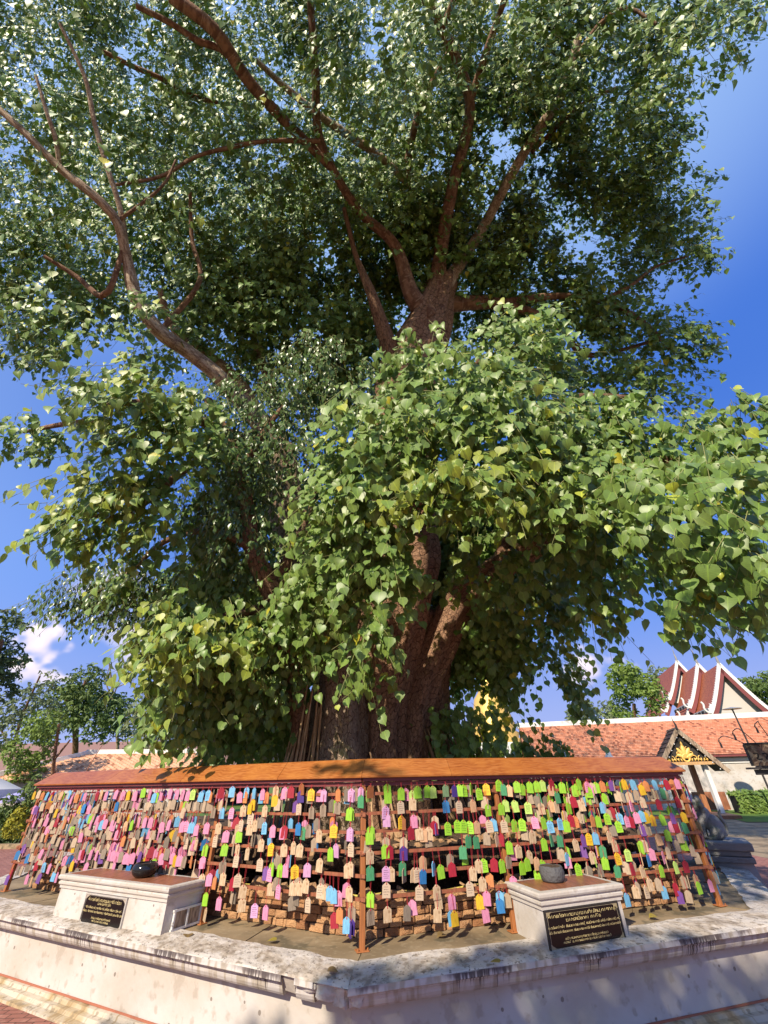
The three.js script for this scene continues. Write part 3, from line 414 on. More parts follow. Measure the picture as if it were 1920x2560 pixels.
const boardGeo = new THREE.ExtrudeGeometry(tagShape, { depth: 0.0065, bevelEnabled: true, bevelThickness: 0.0008, bevelSize: 0.0008, bevelSegments: 1 }).translate(0, 0, -0.004);
{ const p = boardGeo.attributes.position, u = boardGeo.attributes.uv; for (let i = 0; i < p.count; i++) u.setXY(i, p.getX(i) / TW + 0.5, p.getY(i) / TH + 1); }
const stringGeo = mergeGeometries([bar(V(-0.0015, -0.008, 0.004), V(-0.006, 1, 0), 0.0018), bar(V(0.0015, -0.008, 0.004), V(0.006, 1, 0), 0.0018)].map((g) => g));
const knotGeo = new THREE.SphereGeometry(0.0045, 6, 5).scale(1, 1.3, 0.7).translate(0, -0.008, 0.004);
const cord = std({ color: rgb(0.36, 0.02, 0.03), roughness: 0.8 });
const tagMats = {};
for (const [k, [, r, g, b]] of Object.entries(PAINT)) { const raw = k === 'W' ? rawTex : k === 'K' ? greyWoodTex : tagGrain; tagMats[k] = std({ color: rgb(r * 0.8, g * 0.8, b * 0.8), map: raw, roughness: 0.6 }); }
const written = (k) => (tagMats[k + 'w'] ??= std({ color: k === 'W' ? rgb(0.48, 0.37, 0.26) : rgb(PAINT[k][1] * 0.8, PAINT[k][2] * 0.8, PAINT[k][3] * 0.8), map: scribbles['LlPYBOMRWK'.indexOf(k) % 3] ?? scribbles[0], roughness: 0.6 }));
// measured tags: [origin x, origin y, scale] of a view and x, y, colour (w: handwriting) per tag, the point being the tag's top
const VIEWS = [
  [860, 1880, 3.770, '70 345 M,160 330 M,160 405 G,250 315 T,405 300 L,412 365 L,538 335 L,690 320 L,640 360 l,785 315 L,835 320 l,955 308 S,1040 310 N,1085 305 L,1125 308 L,1195 292 L,1265 340 L,1335 297 Yw,1455 262 L,1495 300 G,1550 310 A,1620 275 L,60 520 L,395 508 Mw,400 580 M,955 455 D,1350 490 L,1515 450 l,1480 480 L,1600 455 l,645 430 W,530 460 W,1080 460 W,1210 450 A,60 710 M,250 695 L,240 740 L,545 610 T,540 600 Y,655 592 P,630 700 R,700 705 W,800 705 W,845 650 R,868 660 V,975 660 Lw,1065 640 Lw,1125 640 Lw,1180 650 L,1250 648 A,1225 660 R,1400 628 B,1360 640 W,1500 640 W,1600 635 L,750 720 A,1170 780 G,1240 785 G,65 1035 W,30 1050 W,385 870 L,430 880 R,560 888 N,245 1070 G,550 1030 G,1115 880 G,1550 840 L,1640 875 W,245 920 W,395 1075 M,440 1080 W,840 1030 B,905 1060 L,1010 1040 R,690 1090 W,745 1105 D,660 1090 W,1310 1005 Lw,1265 1010 W,1410 1000 R,1480 1010 L,1210 1080 W,1545 970 K,565 1090 K,1590 1170 P,250 1315 L,400 1230 W,45 1265 W,710 1255 W,870 1250 W,1180 1220 W,1300 1175 W,408 1455 W,1010 1340 P,1035 1495 Y,1005 1490 B,1270 1340 Y,1340 1310 P,1325 1465 P,1465 1310 B,1460 1380 D,880 1340 W,880 1460 W,250 1480 K,30 1550 B,60 1590 N,75 1450 K'],
  [1280, 1880, 2.765, '70 220 L,118 205 L,165 200 L,205 195 l,270 190 R,262 225 A,340 208 L,380 208 L,305 275 G,440 220 L,455 185 L,515 205 P,525 240 L,575 208 L,615 200 O,680 195 V,765 187 Y,825 190 B,850 260 W,915 200 O,885 225 Y,975 192 B,1055 190 R,1130 185 P,1035 250 G,105 345 l,195 350 W,265 335 A,300 340 W,385 350 L,415 305 R,470 330 W,620 345 B,815 335 P,1005 325 R,1135 310 R,890 310 W,65 460 Lw,150 445 Pw,210 448 L,255 475 B,325 455 Bw,370 470 L,430 440 O,400 435 R,550 435 O,650 422 L,735 420 Bw,725 475 L,785 440 P,815 445 R,850 415 P,885 405 B,915 415 Y,965 435 Y,1025 430 L,1100 420 V,1120 480 R,1175 415 Y,1180 485 G,890 500 V,590 440 L,215 595 L,135 545 W,525 560 Yw,485 570 V,570 555 B,665 545 W,700 605 W,620 645 G,1000 565 A,1065 535 Lw,1150 550 W,1130 610 W,430 600 W,265 565 G,325 570 G,40 640 W,65 755 L,100 730 L,115 680 W,165 725 A,205 745 L,175 830 L,375 695 B,448 770 L,545 685 W,635 725 L,720 695 Yw,790 670 lw,885 695 A,935 705 D,955 665 P,915 610 W,820 765 R,720 780 G,1235 640 W,1265 690 W,890 780 W,1070 655 W,1025 780 L,1120 755 lw,1190 750 R,785 975 B,845 920 W,920 920 W,940 870 W,1040 925 B,1000 870 W,1120 905 R,1150 960 V,1175 855 W,1210 955 W,1280 895 L,1360 880 Pw'],
  [400, 1880, 3.318, '20 320 P,95 305 P,150 310 P,200 310 P,240 320 P,280 310 lw,350 325 B,405 315 Bw,425 330 O,510 295 R,605 285 B,665 330 P,715 330 Ow,725 290 Bw,785 295 B,855 305 P,890 330 O,965 280 W,955 355 Y,1040 290 P,1090 285 R,1170 320 N,1175 260 T,1258 305 Y,1362 310 M,1478 305 O,1590 310 M,120 390 W,775 390 Y,750 420 Y,520 460 B,600 460 Pw,695 440 W,875 440 W,450 455 K,205 460 W,760 500 W,1155 420 W,1260 450 K,1355 430 K,1475 410 K,1575 460 L,20 580 P,85 560 P,190 575 P,225 570 P,270 580 B,310 600 P,395 585 P,490 585 W,555 650 P,660 650 L,640 600 W,750 590 W,870 580 B,940 605 P,1040 610 R,1020 620 P,1150 585 D,1190 620 G,1445 600 Yw,1580 625 M,1320 640 W,1230 600 K,790 560 W,680 560 W,65 700 K,150 700 W,225 710 W,310 715 W,385 765 L,545 760 L,465 690 W,650 760 W,845 720 W,925 755 Y,1460 760 M,1415 790 L,1585 750 W,1110 740 W,1030 760 W,730 790 W,1165 760 W,20 840 P,70 800 K,115 835 P,130 855 Yw,170 850 P,210 860 K,265 860 O,295 890 W,360 865 P,835 880 W,930 915 L,920 960 P,1000 925 L,1120 935 Y,1225 920 M,640 850 W,525 900 K,1580 910 W,1330 880 W,885 950 V,1045 925 P,355 1010 W,415 1005 P,460 1030 O,530 1000 W,605 1040 R,650 1010 W,385 1165 L,495 1200 P,695 1100 W,925 1075 W,985 1100 P,1110 1070 W,1160 1070 W,1215 1050 W,1335 1090 W,1370 1100 W,1480 1150 P,1570 1110 W,385 1290 W,685 1210 W,790 1255 M,880 1270 P,1230 1205 W,1410 1110 B,1440 1130 B,1490 1290 O,1445 1330 R,1550 1370 B,1590 1380 N'],
  [0, 1920, 3.687, '325 215 Y,370 205 W,405 220 O,450 220 B,490 220 R,520 240 W,580 215 A,650 205 B,670 255 P,720 240 O,795 225 P,870 250 K,905 220 R,945 205 A,990 215 P,1085 200 P,1145 210 P,1190 210 Y,1260 215 P,1330 185 L,1395 195 P,1430 230 B,330 345 P,345 350 V,400 320 W,490 335 W,530 375 Y,640 360 K,785 330 D,830 340 P,910 330 W,1085 310 D,1110 365 W,1235 365 W,330 465 P,390 460 W,445 455 P,495 480 W,540 460 R,610 475 O,690 450 K,745 460 B,775 470 B,850 475 P,905 500 P,950 480 B,985 470 P,1045 480 P,1060 490 P,1115 485 R,1090 570 P,1165 490 A,1225 480 L,1290 455 P,1345 455 P,1400 455 P,1440 475 R,285 560 K,350 590 W,400 600 W,440 600 O,510 610 W,555 635 W,630 590 K,700 640 W,755 595 P,690 690 Y,880 620 K,965 600 K,1150 625 O,1235 640 W,1390 640 W,235 700 V,320 690 W,350 720 T,400 745 P,465 720 K,525 720 K,575 760 W,750 755 P,775 750 R,720 720 K,850 750 P,905 755 P,970 740 K,1020 755 P,1050 760 P,1085 770 P,1125 770 K,1170 785 P,1205 790 P,1235 780 P,1300 770 V,1370 785 R,1425 835 L,270 790 D,305 850 K,350 855 R,415 870 B,470 880 P,540 870 W,675 855 Y,810 870 P,600 900 W,1060 870 P,1120 885 K,180 900 K,215 900 W,260 980 P,300 1000 A,510 950 B,535 960 P,85 985 V,120 930 R,715 920 K,380 970 V'],
];
const THIRD = '0.05 0 R,0.075 0 V,0.10 0 P,0.06 1 N,0.09 1 V,0.07 2 P,0.10 2 P,0.13 2 W,0.08 3 P,0.11 3 A,0.14 3 W,0.07 4 R,0.10 4 B,0.14 4 L,0.06 5 B,0.10 5 Y,0.15 5 W,0.05 6 B';
const tags = [];   // { side, s (metres from the near corner post), y, k, w, front }
{
  const eL = { i: 2, n: edgeOut(2) }, eR = { i: 3, n: edgeOut(3) }, R = rng(77);
  for (const [ox, oy, sc, list] of VIEWS) for (const item of list.split(',')) {
    const [sx, sy, c] = item.split(' '), px = ox + sx / sc, py = oy + sy / sc; let e = px < 905 ? eL : eR;
    const out = 0.052 + R() * 0.018, A = C0.clone().addScaledVector(e.n, out), p = onWall(px, py, A, e.n), d = edgeDir(e.i), s = p.clone().sub(C0).dot(d) * (e === eL ? -1 : 1), y = p.y - PT;
    tags.push({ side: e === eL ? 'left' : 'right', s, y, out, k: c[0], w: c[1] === 'w', front: true });
  }
  for (const item of THIRD.split(',')) { const [t, r, k] = item.split(' '); tags.push({ side: 'far', s: t * 3.1, y: RAILS[+r] - 0.05 - R() * 0.03, out: 0.055 + R() * 0.015, k, front: true }); }
}
const railOf = (y) => { let r = 0; while (r + 1 < RAILS.length && RAILS[r + 1] > y + 0.008) r++; return r; };
const frame = { left: [C0, edgeDir(2).negate(), edgeOut(2)], right: [C0, edgeDir(3), edgeOut(3)], far: [R0, edgeDir(4), edgeOut(4)] };
const placeOf = (q) => { const [c, d, n] = frame[q.side]; const p = c.clone().addScaledVector(d, q.s).addScaledVector(n, q.out); p.y = PT + q.y; return p; };
{
  tags.forEach((q) => { q.r = railOf(q.y); q.d = placeOf(q).distanceTo(camera.position); });
  tags.sort((a, b) => a.d - b.d);
  // one tag of each paint with its board and cord, then clones of it
  const proto = {}, R = rng(88), ord = ['first', 'second', 'third', 'fourth', 'fifth', 'sixth', 'seventh', 'eighth', 'ninth', 'tenth', 'eleventh', 'twelfth', 'thirteenth', 'fourteenth', 'fifteenth', 'sixteenth', 'seventeenth', 'eighteenth', 'nineteenth', 'twentieth'], railName = ['top bar', 'uppermost rail', 'second rail', 'third rail', 'fourth rail', 'fifth rail', 'lowest rail'];
  const one = tags.slice(0, 300), rest = tags.slice(300);
  const groups = {}; for (const q of one) if (!q.w && 'LlPYBOMW'.includes(q.k) && R() < 0.22) q.w = true;
  for (const q of one) (groups[q.side + q.r + q.k + (q.w ? 'w' : '')] ??= []).push(q);
  for (const list of Object.values(groups)) list.sort((a, b) => a.s - b.s).forEach((q, n) => { q.n = n; q.of = list.length; });
  for (const q of one) {
    const key = q.k + (q.w ? 'w' : ''), yaw = Math.atan2(frame[q.side][2].x, frame[q.side][2].z) + (R() - 0.5) * (R() < 0.2 ? 1.7 : 0.6), p = placeOf(q), drop = Math.max(0.018, RAILS[q.r] + 0.006 - q.y);
    let t;
    if (!proto[key]) { t = proto[key] = new THREE.Group(); part('board', boardGeo, q.w ? written(q.k) : tagMats[q.k], t); part('cord', stringGeo, cord, t); part('knot', knotGeo, cord, t.children[1]); }
    else t = proto[key].clone();
    t.name = numbered('wish_tag'); scene.add(t); t.position.copy(p); t.rotation.set((R() - 0.5) * 0.10, yaw, (R() - 0.5) * 0.16, 'YXZ');
    t.children[1].scale.set(1, drop, 1); t.children[1].children[0].visible = true; t.children[1].children[0].scale.set(1, 1 / drop, 1);
    const where = q.side === 'far' ? 'beyond the right-hand corner post' : q.side === 'left' ? 'left of the near post' : 'right of the near post';
    const what = PAINT[q.k][0] + (q.w ? ' handwritten tag' : q.k === 'W' || q.k === 'K' ? ' tag' : ' tag');
    tag(t, `${q.of > 1 ? ord[q.n] ?? 'number ' + (q.n + 1) : 'only'} ${what} on the ${railName[q.r]} ${where}`, 'wish tag', 'wooden wish tags hanging on the racks');
  }
  // the rest: far measured tags and the layers of tags that hang behind the front ones
  const more = rest.map((q) => ({ ...q }));
  const cols = { left: 'PPPPPPWWWWKKKRBBOALYVD', right: 'LLLLlWWWWKKPGOYRBVA', far: 'PPWWKRBLYV' };
  for (const [side, len] of [['left', 5.40], ['right', 3.74], ['far', 1.3]]) for (let r = 0; r < RAILS.length; r++) {
    const full = side === 'left' ? [1, 0.9, 1, 0.8, 0.75, 0.5, 0.3][r] : [1, 0.75, 0.8, 0.6, 0.55, 0.3, 0.3][r];
    for (let s = 0.05; s < len - 0.05; s += 0.055) {
      const far = side === 'left' ? smooth(0.8, 3.2, s) : side === 'right' ? 0.4 * smooth(0.5, 2.5, s) : 0.8, R0_ = R(); if (R0_ > full * (0.30 + 0.70 * far)) continue;
      const n = 1 + Math.floor(R() * (1.2 + 2.3 * far)); const c = cols[side];
      for (let k = 0; k < n; k++) more.push({ side, s: s + (R() - 0.5) * 0.05, y: RAILS[r] - 0.022 - R() * 0.035 - (k && R() < 0.35 ? 0.06 + R() * 0.04 : 0), out: 0.012 + R() * 0.036, k: R() < [0.12, 0.75, 0.12, 0.75, 0.2, 0.6, 0.7][r] ? 'WWK'[Math.floor(R() * 3)] : c[Math.floor(R() * c.length)], r });
    }
  }
  const crowd = new THREE.InstancedMesh(boardGeo, std({ map: tagGrain, roughness: 0.65 }), more.length), cords = new THREE.InstancedMesh(stringGeo, cord, more.length), m = new THREE.Matrix4(), e = new THREE.Euler(), qn = new THREE.Quaternion();
  more.forEach((q, i) => {
    const p = placeOf(q), yaw = Math.atan2(frame[q.side][2].x, frame[q.side][2].z) + (R() - 0.5) * (q.front ? 0.6 : 2.0); e.set((R() - 0.5) * 0.14, yaw, (R() - 0.5) * 0.26, 'YXZ'); qn.setFromEuler(e);
    crowd.setMatrixAt(i, m.compose(p, qn, V(1, 1, 1))); cords.setMatrixAt(i, m.compose(p, qn.setFromEuler(e.set(0, yaw, 0)), V(1, Math.max(0.02, RAILS[q.r] - q.y), 1)));
    const c = q.k === 'W' ? lerp(0.75, 1.1, R()) : q.k === 'K' ? lerp(0.7, 1.05, R()) : lerp(0.8, 1.0, R()), b = q.k === 'W' ? [.46, .35, .24] : q.k === 'K' ? [.25, .20, .15] : PAINT[q.k].slice(1).map((x) => x * 0.8); crowd.setColorAt(i, rgb(b[0] * c, b[1] * c, b[2] * c));
  });
  crowd.name = 'wish_tags'; cords.name = 'tag_cords'; for (const o of [crowd, cords]) { o.castShadow = o.receiveShadow = true; o.userData.kind = 'stuff'; scene.add(o); }
  tag(crowd, 'crowd of small painted and bare wooden tags behind the front ones on the racks', 'wish tags'); tag(cords, 'red cords of the crowded wooden tags on the racks', 'cords');
}
// ------------------------------------------------------------------ leaves
function leafGeo(rows, wid, tip, fold, curl) {   // stalk at the origin, tip towards -y, upper face towards +z
  const pos = [], uv = [], idx = [];
  rows.forEach(([t, w, up]) => { const y = -t, z = -curl * t * t; for (const s of [-1, 0, 1]) { pos.push(s * w * wid, y + (s ? up : 0), z + (s ? fold * w * wid : 0)); uv.push(0.5 + s * w * 0.5 / 0.5 * 0.5, t / tip); } });
  for (let r = 0; r + 1 < rows.length; r++) for (let s = 0; s < 2; s++) { const a = r * 3 + s, b = a + 3; idx.push(a, b, a + 1, a + 1, b, b + 1); }
  const g = new THREE.BufferGeometry(); g.setAttribute('position', new THREE.Float32BufferAttribute(pos, 3)); g.setAttribute('uv', new THREE.Float32BufferAttribute(uv, 2)); g.setIndex(idx); g.computeVertexNormals(); return g;
}
const heartFine = leafGeo([[0.02, 0.12, 0.06], [0.10, 0.36, 0.10], [0.22, 0.47, 0.06], [0.38, 0.50, 0.02], [0.55, 0.43, 0], [0.70, 0.30, 0], [0.82, 0.17, 0], [0.92, 0.07, 0], [1.0, 0.022, 0], [1.12, 0.004, 0]], 1.08, 1.12, 0.17, 0.16);
const heart = leafGeo([[0.02, 0.22, 0.08], [0.18, 0.47, 0.06], [0.42, 0.50, 0], [0.68, 0.32, 0], [0.88, 0.11, 0], [1.08, 0.004, 0]], 1.08, 1.08, 0.17, 0.16);
const curled = leafGeo([[0.02, 0.22, 0.08], [0.18, 0.47, 0.06], [0.42, 0.50, 0], [0.68, 0.32, 0], [0.88, 0.10, 0], [1.06, 0.004, 0]], 1.0, 1.06, 0.42, 0.38), flat_ = leafGeo([[0.02, 0.20, 0.05], [0.18, 0.44, 0.07], [0.42, 0.50, 0.02], [0.68, 0.34, 0], [0.88, 0.11, 0], [1.18, 0.004, 0]], 1.12, 1.18, 0.08, -0.10);
const oval = leafGeo([[0, 0.02, 0], [0.22, 0.34, 0], [0.52, 0.46, 0], [0.8, 0.26, 0], [1.0, 0.02, 0]], 0.62, 1, 0.22, 0.15);
const LM = { hearts: leafMat(0.27, 0.41, 0.095, 0.42, 0.36), ovals: leafMat(0.13, 0.22, 0.065, 0.30, 0.28) };
const UP = V(0, 1, 0), mtx = new THREE.Matrix4();
function leafMatrix(p, tip, face, s) { const y = tip.clone().normalize().negate(), z = face.clone().addScaledVector(y, -face.dot(y)); if (z.lengthSq() < 1e-5) z.set(y.y, -y.x, 0); z.normalize(); const x = y.clone().cross(z); return new THREE.Matrix4().makeBasis(x.multiplyScalar(s * (0.84 + 0.3 * ((Math.abs(p.x * 91.7 + p.y * 57.3) * 10) % 1))), y.multiplyScalar(s), z.multiplyScalar(s)).setPosition(p); }

// fills an uneven cloud of hanging sprays; every leaf hangs on a stalk of a twig
function sprays(list, out, twigs, R, o) {
  const tipV = V(), face = V(), p = V();
  for (const [px, py, rx, ry, d, rz, dens, size, hue] of list) {
    const c = at(px, py, d), k = d / FPX, RX = rx * k, RY = ry * k, area = Math.PI * RX * RY, ax = cR, ay = cU, az = cB, high = smooth(900, 560, py) * (o.thin ?? 0);
    const n = Math.ceil(area * dens * (1 - high) / (size * size * 1.45));
    for (let i = 0; i < n; i++) {
      let a, b, e; do { a = R() * 2 - 1; b = R() * 2 - 1; e = R() * 2 - 1; } while (a * a + b * b + e * e > 1 + 0.35 * (R() - 0.5));
      const s0 = c.clone().addScaledVector(ax, a * RX).addScaledVector(ay, b * RY).addScaledVector(az, e * rz);
      if (fbm(s0.x * 1.5, s0.y * 0.75, s0.z * 1.5, 3) < o.gap) continue;
      if (s0.y < PT + 1.42 && s0.z > -5.2 - Math.abs(s0.x) * 0.5) continue;
      const dir = V(a + (R() - 0.5) * 1.2, -0.55 + (R() - 0.5) * 0.9, e * 0.8 + (R() - 0.5) * 1.2).normalize(), L = size * (2.2 + R() * 2.4), m = 4 + Math.floor(R() * 4), bend = 0.25 + R() * 0.35, tone = (R() - 0.5) * 0.7, fresh = hue > 0.4 && R() < 0.6;
      const q = [0, 0.5, 1].map((t) => s0.clone().addScaledVector(dir, t * L).addScaledVector(UP, -bend * L * t * t)); twigs.push([q[0], q[2]]);
      for (let j = 0; j < m; j++) {
        const t = (j + 0.6) / m; p.copy(s0).addScaledVector(dir, t * L).addScaledVector(UP, -bend * L * t * t);
        const side = V(R() - 0.5, (R() - 0.5) * 0.4, R() - 0.5).normalize(); p.addScaledVector(side, size * 0.35); p.y -= size * 0.15;
        tipV.set(side.x * 0.4 + (R() - 0.5) * 0.4, -1 + R() * 0.35, side.z * 0.4 + (R() - 0.5) * 0.4);
        face.set(a * 0.6 - 0.15 + (R() - 0.5) * 1.25, 0.45 + (R() - 0.5) * 0.7, e * 0.4 + 0.85 + (R() - 0.5) * 1.1);
        out.push({ p: p.clone(), m: leafMatrix(p, tipV, face, size * (0.45 + 0.8 * Math.pow(R(), 0.8))), tone: tone + (R() - 0.5) * 0.5, young: R(), fresh });
      }
    }
  }
}
const toneRGB = (q, oval) => { const t = clamp(0.5 + q.tone * 0.5), v = 0.82 + 0.3 * ((q.young * 7) % 1); let c = oval ? [lerp(0.8, 1.2, t), lerp(0.9, 1.15, t), lerp(0.9, 1.1, t)] : q.fresh ? [lerp(1.25, 1.6, t), lerp(1.12, 1.2, t), 0.75] : [lerp(0.70, 1.20, t), lerp(0.88, 1.10, t), lerp(1.05, 0.9, t)]; if (!oval && q.young > 0.975) c = q.young > 0.994 ? [2.3, 1.45, 0.6] : [1.9, 1.45, 0.8]; return rgb(c[0] * v, c[1] * v, c[2] * v); };
function foliage(name, leaves, geo, mat, parent, ov) {
  const im = new THREE.InstancedMesh(geo, mat, leaves.length); leaves.forEach((q, i) => { im.setMatrixAt(i, q.m); im.setColorAt(i, toneRGB(q, ov)); });
  im.name = name; im.userData.kind = 'stuff'; im.castShadow = im.receiveShadow = true; parent.add(im); return im;
}
function twigMesh(twigs, parent, r = 0.0035) {
  const g = new THREE.CylinderGeometry(0.6, 1, 1, 4, 1, true).translate(0, 0.5, 0), im = new THREE.InstancedMesh(g, M.twig, twigs.length), q = new THREE.Quaternion(), d = V();
  twigs.forEach(([a, b], i) => { d.copy(b).sub(a); const L = d.length(); q.setFromUnitVectors(UP, d.divideScalar(L)); im.setMatrixAt(i, mtx.compose(a, q, V(r, L, r))); });
  im.name = 'twig'; im.userData.kind = 'stuff'; im.castShadow = true; parent.add(im);
}

// ------------------------------------------------------------------ the great bodhi tree
const bodhi = thing('bodhi_tree', 'huge old tree with fluted trunk and drooping heart-shaped leaves on the plinth', 'tree');
{
  const P = (s) => s.split(' ').map((q) => { const [x, y, d, r] = q.split(',').map(Number), p = at(x, y, d); return [p.x, p.y, p.z, r * d / FPX]; });
  // trunk: several stems grown together, with roots running out to the mound's rim
  const stems = [
    ['860,2080,6.0,95 856,1940,6.1,72 858,1800,6.3,56 848,1660,6.6,50 815,1520,6.9,48 760,1400,7.2,50 715,1250,7.6,46 690,1120,8.0,40', 'bark', 0.30, 5],
    ['965,2100,6.0,62 962,1950,6.1,50 962,1780,6.4,46 985,1600,6.8,60 1005,1440,7.2,78 1010,1260,7.6,80 1005,1080,8.0,78 1030,920,8.3,68 1075,800,8.5,52 1110,700,8.8,34', 'redBark', 0.34, 6],
    ['1035,2090,6.2,50 1030,1900,6.3,36 1050,1740,6.6,40 1100,1600,7.0,42 1150,1500,7.2,40 1230,1430,7.0,34 1330,1370,6.7,28 1440,1310,6.3,22 1560,1240,5.8,16 1680,1140,5.2,14', 'redBark', 0.30, 5],
    ['905,2090,6.5,60 905,1900,6.7,66 915,1700,7.0,74 930,1520,7.3,80 960,1380,7.6,70', 'redBark', 0.2, 5],
    ['790,2080,6.3,44 790,1930,6.4,30 800,1800,6.6,28 815,1680,6.8,26 840,1560,7.0,24', 'bark', 0.2, 4],
    ['1100,2090,6.8,60 1075,1900,7.0,60 1060,1700,7.3,62 1050,1520,7.5,60', 'redBark', 0.22, 5],
    ['745,2090,6.6,32 762,1960,6.7,24 790,1820,6.8,20 812,1700,6.9,18', 'bark', 0.15, 4],
  ];
  stems.forEach(([s, m, fl, lo], i) => part('trunk', limb(P(s), { seg: 28, step: 0.12, flute: fl, lobes: lo, rough: 0.26, seed: 3 + i * 5 }), M[m], bodhi));
  const roots = ['850,2080,5.9,40 800,2140,5.6,26 760,2170,5.4,12', '880,2090,5.9,36 890,2150,5.5,24 905,2180,5.3,10', '960,2090,5.9,34 985,2150,5.6,20 1000,2175,5.45,9', '1040,2090,6.1,32 1090,2140,5.8,20 1150,2160,5.6,9', '800,2070,6.2,30 720,2120,5.9,18 660,2140,5.7,8'];
  roots.forEach((s, i) => part('root', limb(P(s), { seg: 12, step: 0.1, flute: 0.1, rough: 0.3, seed: 60 + i }), M.bark, bodhi));
  const limbs = [
    ['690,1120,8.00,38.0 655,1060,8.00,30.0 612,1020,7.80,23.0 545,940,7.50,19.0 470,880,7.26,17.0 400,830,6.88,18.0 345,755,6.68,17.0 318,650,6.63,12.8 290,550,6.44,11.9 235,490,6.25,11.0 160,430,6.15,10.2 60,330,5.95,8.5 -40,240,5.86,6.8', 'paleBark'],
    ['690,1150,8.30,24.0 600,960,8.40,15.0 520,890,8.28,14.0 462,850,8.10,13.0 420,795,8.05,11.0 400,720,7.79,7.0', 'paleBark'],
    ['318,640,6.60,7.6 300,520,6.48,6.8 262,400,6.35,6.0 235,300,6.25,6.0 215,200,6.15,5.1 150,60,5.95,4.2', 'paleBark'],
    ['1075,800,8.29,30.0 1030,740,8.22,22.0 985,610,8.15,13.6 900,530,7.91,11.0 830,420,7.54,10.2 795,330,7.34,10.2 788,180,6.95,10.2 774,-20,6.55,8.5', 'brownBark'],
    ['830,420,7.54,10.2 700,290,7.14,11.9 612,190,6.75,14.4 540,80,6.35,15.3 425,-10,6.05,14.4', 'brownBark'],
    ['612,190,6.75,6.8 550,121,6.55,7.6 500,105,6.45,7.6 430,60,6.35,6.8 340,15,6.15,6.0', 'brownBark'],
    ['1020,460,8.34,8.5 960,400,8.14,9.3 880,345,7.94,9.3 800,290,7.74,8.5 708,214,7.44,7.6 640,150,7.25,6.0', 'paleBark'],
    ['545,258,7.54,5.1 470,235,7.34,6.0 400,195,7.14,6.0 330,165,7.05,6.0 255,127,6.85,5.1', 'brownBark'],
    ['800,353,7.25,6.0 665,353,7.05,5.1 560,372,6.95,5.1 486,393,6.85,4.2 405,440,6.75,4.2 290,462,6.65,3.4', 'brownBark'],
    ['1090,760,8.47,26.0 1100,640,8.61,17.0 1130,470,8.23,14.4 1175,260,7.84,12.8 1140,150,7.54,12.8 1105,70,7.25,11.0 1050,-20,6.95,9.3', 'brownBark'],
    ['1180,240,7.84,9.3 1215,130,7.44,8.5 1240,60,7.25,7.6 1268,-20,6.95,6.8', 'brownBark'],
    ['1105,70,7.25,6.8 1130,10,7.05,6.8 1145,-30,6.95,6.0', 'brownBark'],
    ['1018,470,8.43,8.5 1022,390,8.23,9.3 1052,266,7.94,8.5 1090,190,7.74,7.6 1122,130,7.54,6.8', 'brownBark'],
    ['1110,720,8.57,18.0 1200,580,9.03,11.9 1300,400,8.63,11.9 1350,320,8.43,12.8 1405,230,8.23,11.9 1430,150,8.03,10.2 1445,90,7.94,7.6', 'paleBark'],
    ['1330,380,8.54,5.1 1400,310,8.43,5.1 1463,255,8.34,4.2 1540,220,8.23,3.4', 'brownBark'],
    ['1430,160,8.03,6.0 1500,60,7.74,5.1 1560,20,7.54,4.2 1640,60,7.34,3.4', 'brownBark'],
    ['980,900,8.20,26.0 960,830,8.06,20.0 930,740,7.94,13.0 890,640,8.01,6.8 860,520,7.78,5.1', 'redBark'],
    ['1110,760,8.76,22.0 1250,760,9.06,14.0 1388,810,9.19,8.0 1458,885,9.36,7.0 1530,880,9.35,5.0 1640,850,9.28,4.0', 'brownBark'],
    ['1250,760,9.06,12.0 1400,740,9.30,8.0 1504,752,9.33,7.0 1600,800,9.36,6.0 1677,873,9.54,5.0', 'brownBark'],
    ['1504,752,9.33,5.0 1575,715,9.24,5.0 1643,665,9.58,3.4 1720,640,9.51,2.5', 'brownBark'],
    ['1230,1440,6.90,20.0 1340,1200,6.90,12.0 1423,1001,7.20,8.0 1500,990,7.20,7.0 1585,995,7.20,5.0', 'brownBark'],
    ['690,1130,8.00,22.0 560,1080,6.80,14.0 400,1010,5.60,10.0 270,1010,5.00,6.0', 'brownBark'],
    ['560,1080,6.80,14.0 430,1200,6.00,10.0 300,1290,5.40,7.0 180,1280,5.20,4.0', 'brownBark'],
    ['850,1560,6.70,22.0 700,1520,6.00,14.0 560,1540,5.50,9.0 440,1560,5.20,6.0', 'brownBark'],
    ['1000,1200,7.50,30.0 1080,1080,6.60,18.0 1150,980,5.90,12.0 1200,900,5.60,7.0', 'redBark'],
    ['1010,1300,7.30,26.0 1080,1220,6.00,15.0 1160,1180,5.10,9.0 1220,1190,4.80,5.0', 'redBark'],
    ['150,430,6.15,5.1 140,350,6.05,6.0 120,290,5.95,5.1 90,190,5.86,3.4', 'paleBark'],
    ['310,620,6.57,5.1 260,740,6.47,8.0 190,690,6.59,6.0 110,640,6.41,4.2', 'brownBark'],
    ['290,555,6.45,4.2 340,520,6.48,4.2 410,460,6.55,3.4 440,400,6.65,2.5', 'brownBark'],
    ['400,830,7.07,7.0 500,700,7.36,6.0 480,600,7.53,5.1 475,480,7.44,4.2', 'brownBark'],
    ['690,1000,8.60,12.0 640,860,8.61,10.0 620,760,8.47,9.0 590,690,8.62,6.0 560,640,8.41,4.2', 'paleBark'],
    ['240,1050,6.40,7.0 150,1062,6.90,6.0 60,1080,7.20,4.0', 'brownBark'],
  ];
  limbs.forEach(([s, m], i) => part('branch', limb(P(s), { seg: 10, step: 0.16, flute: 0.04, rough: 0.12, seed: 100 + i * 3 }), M[m], bodhi));
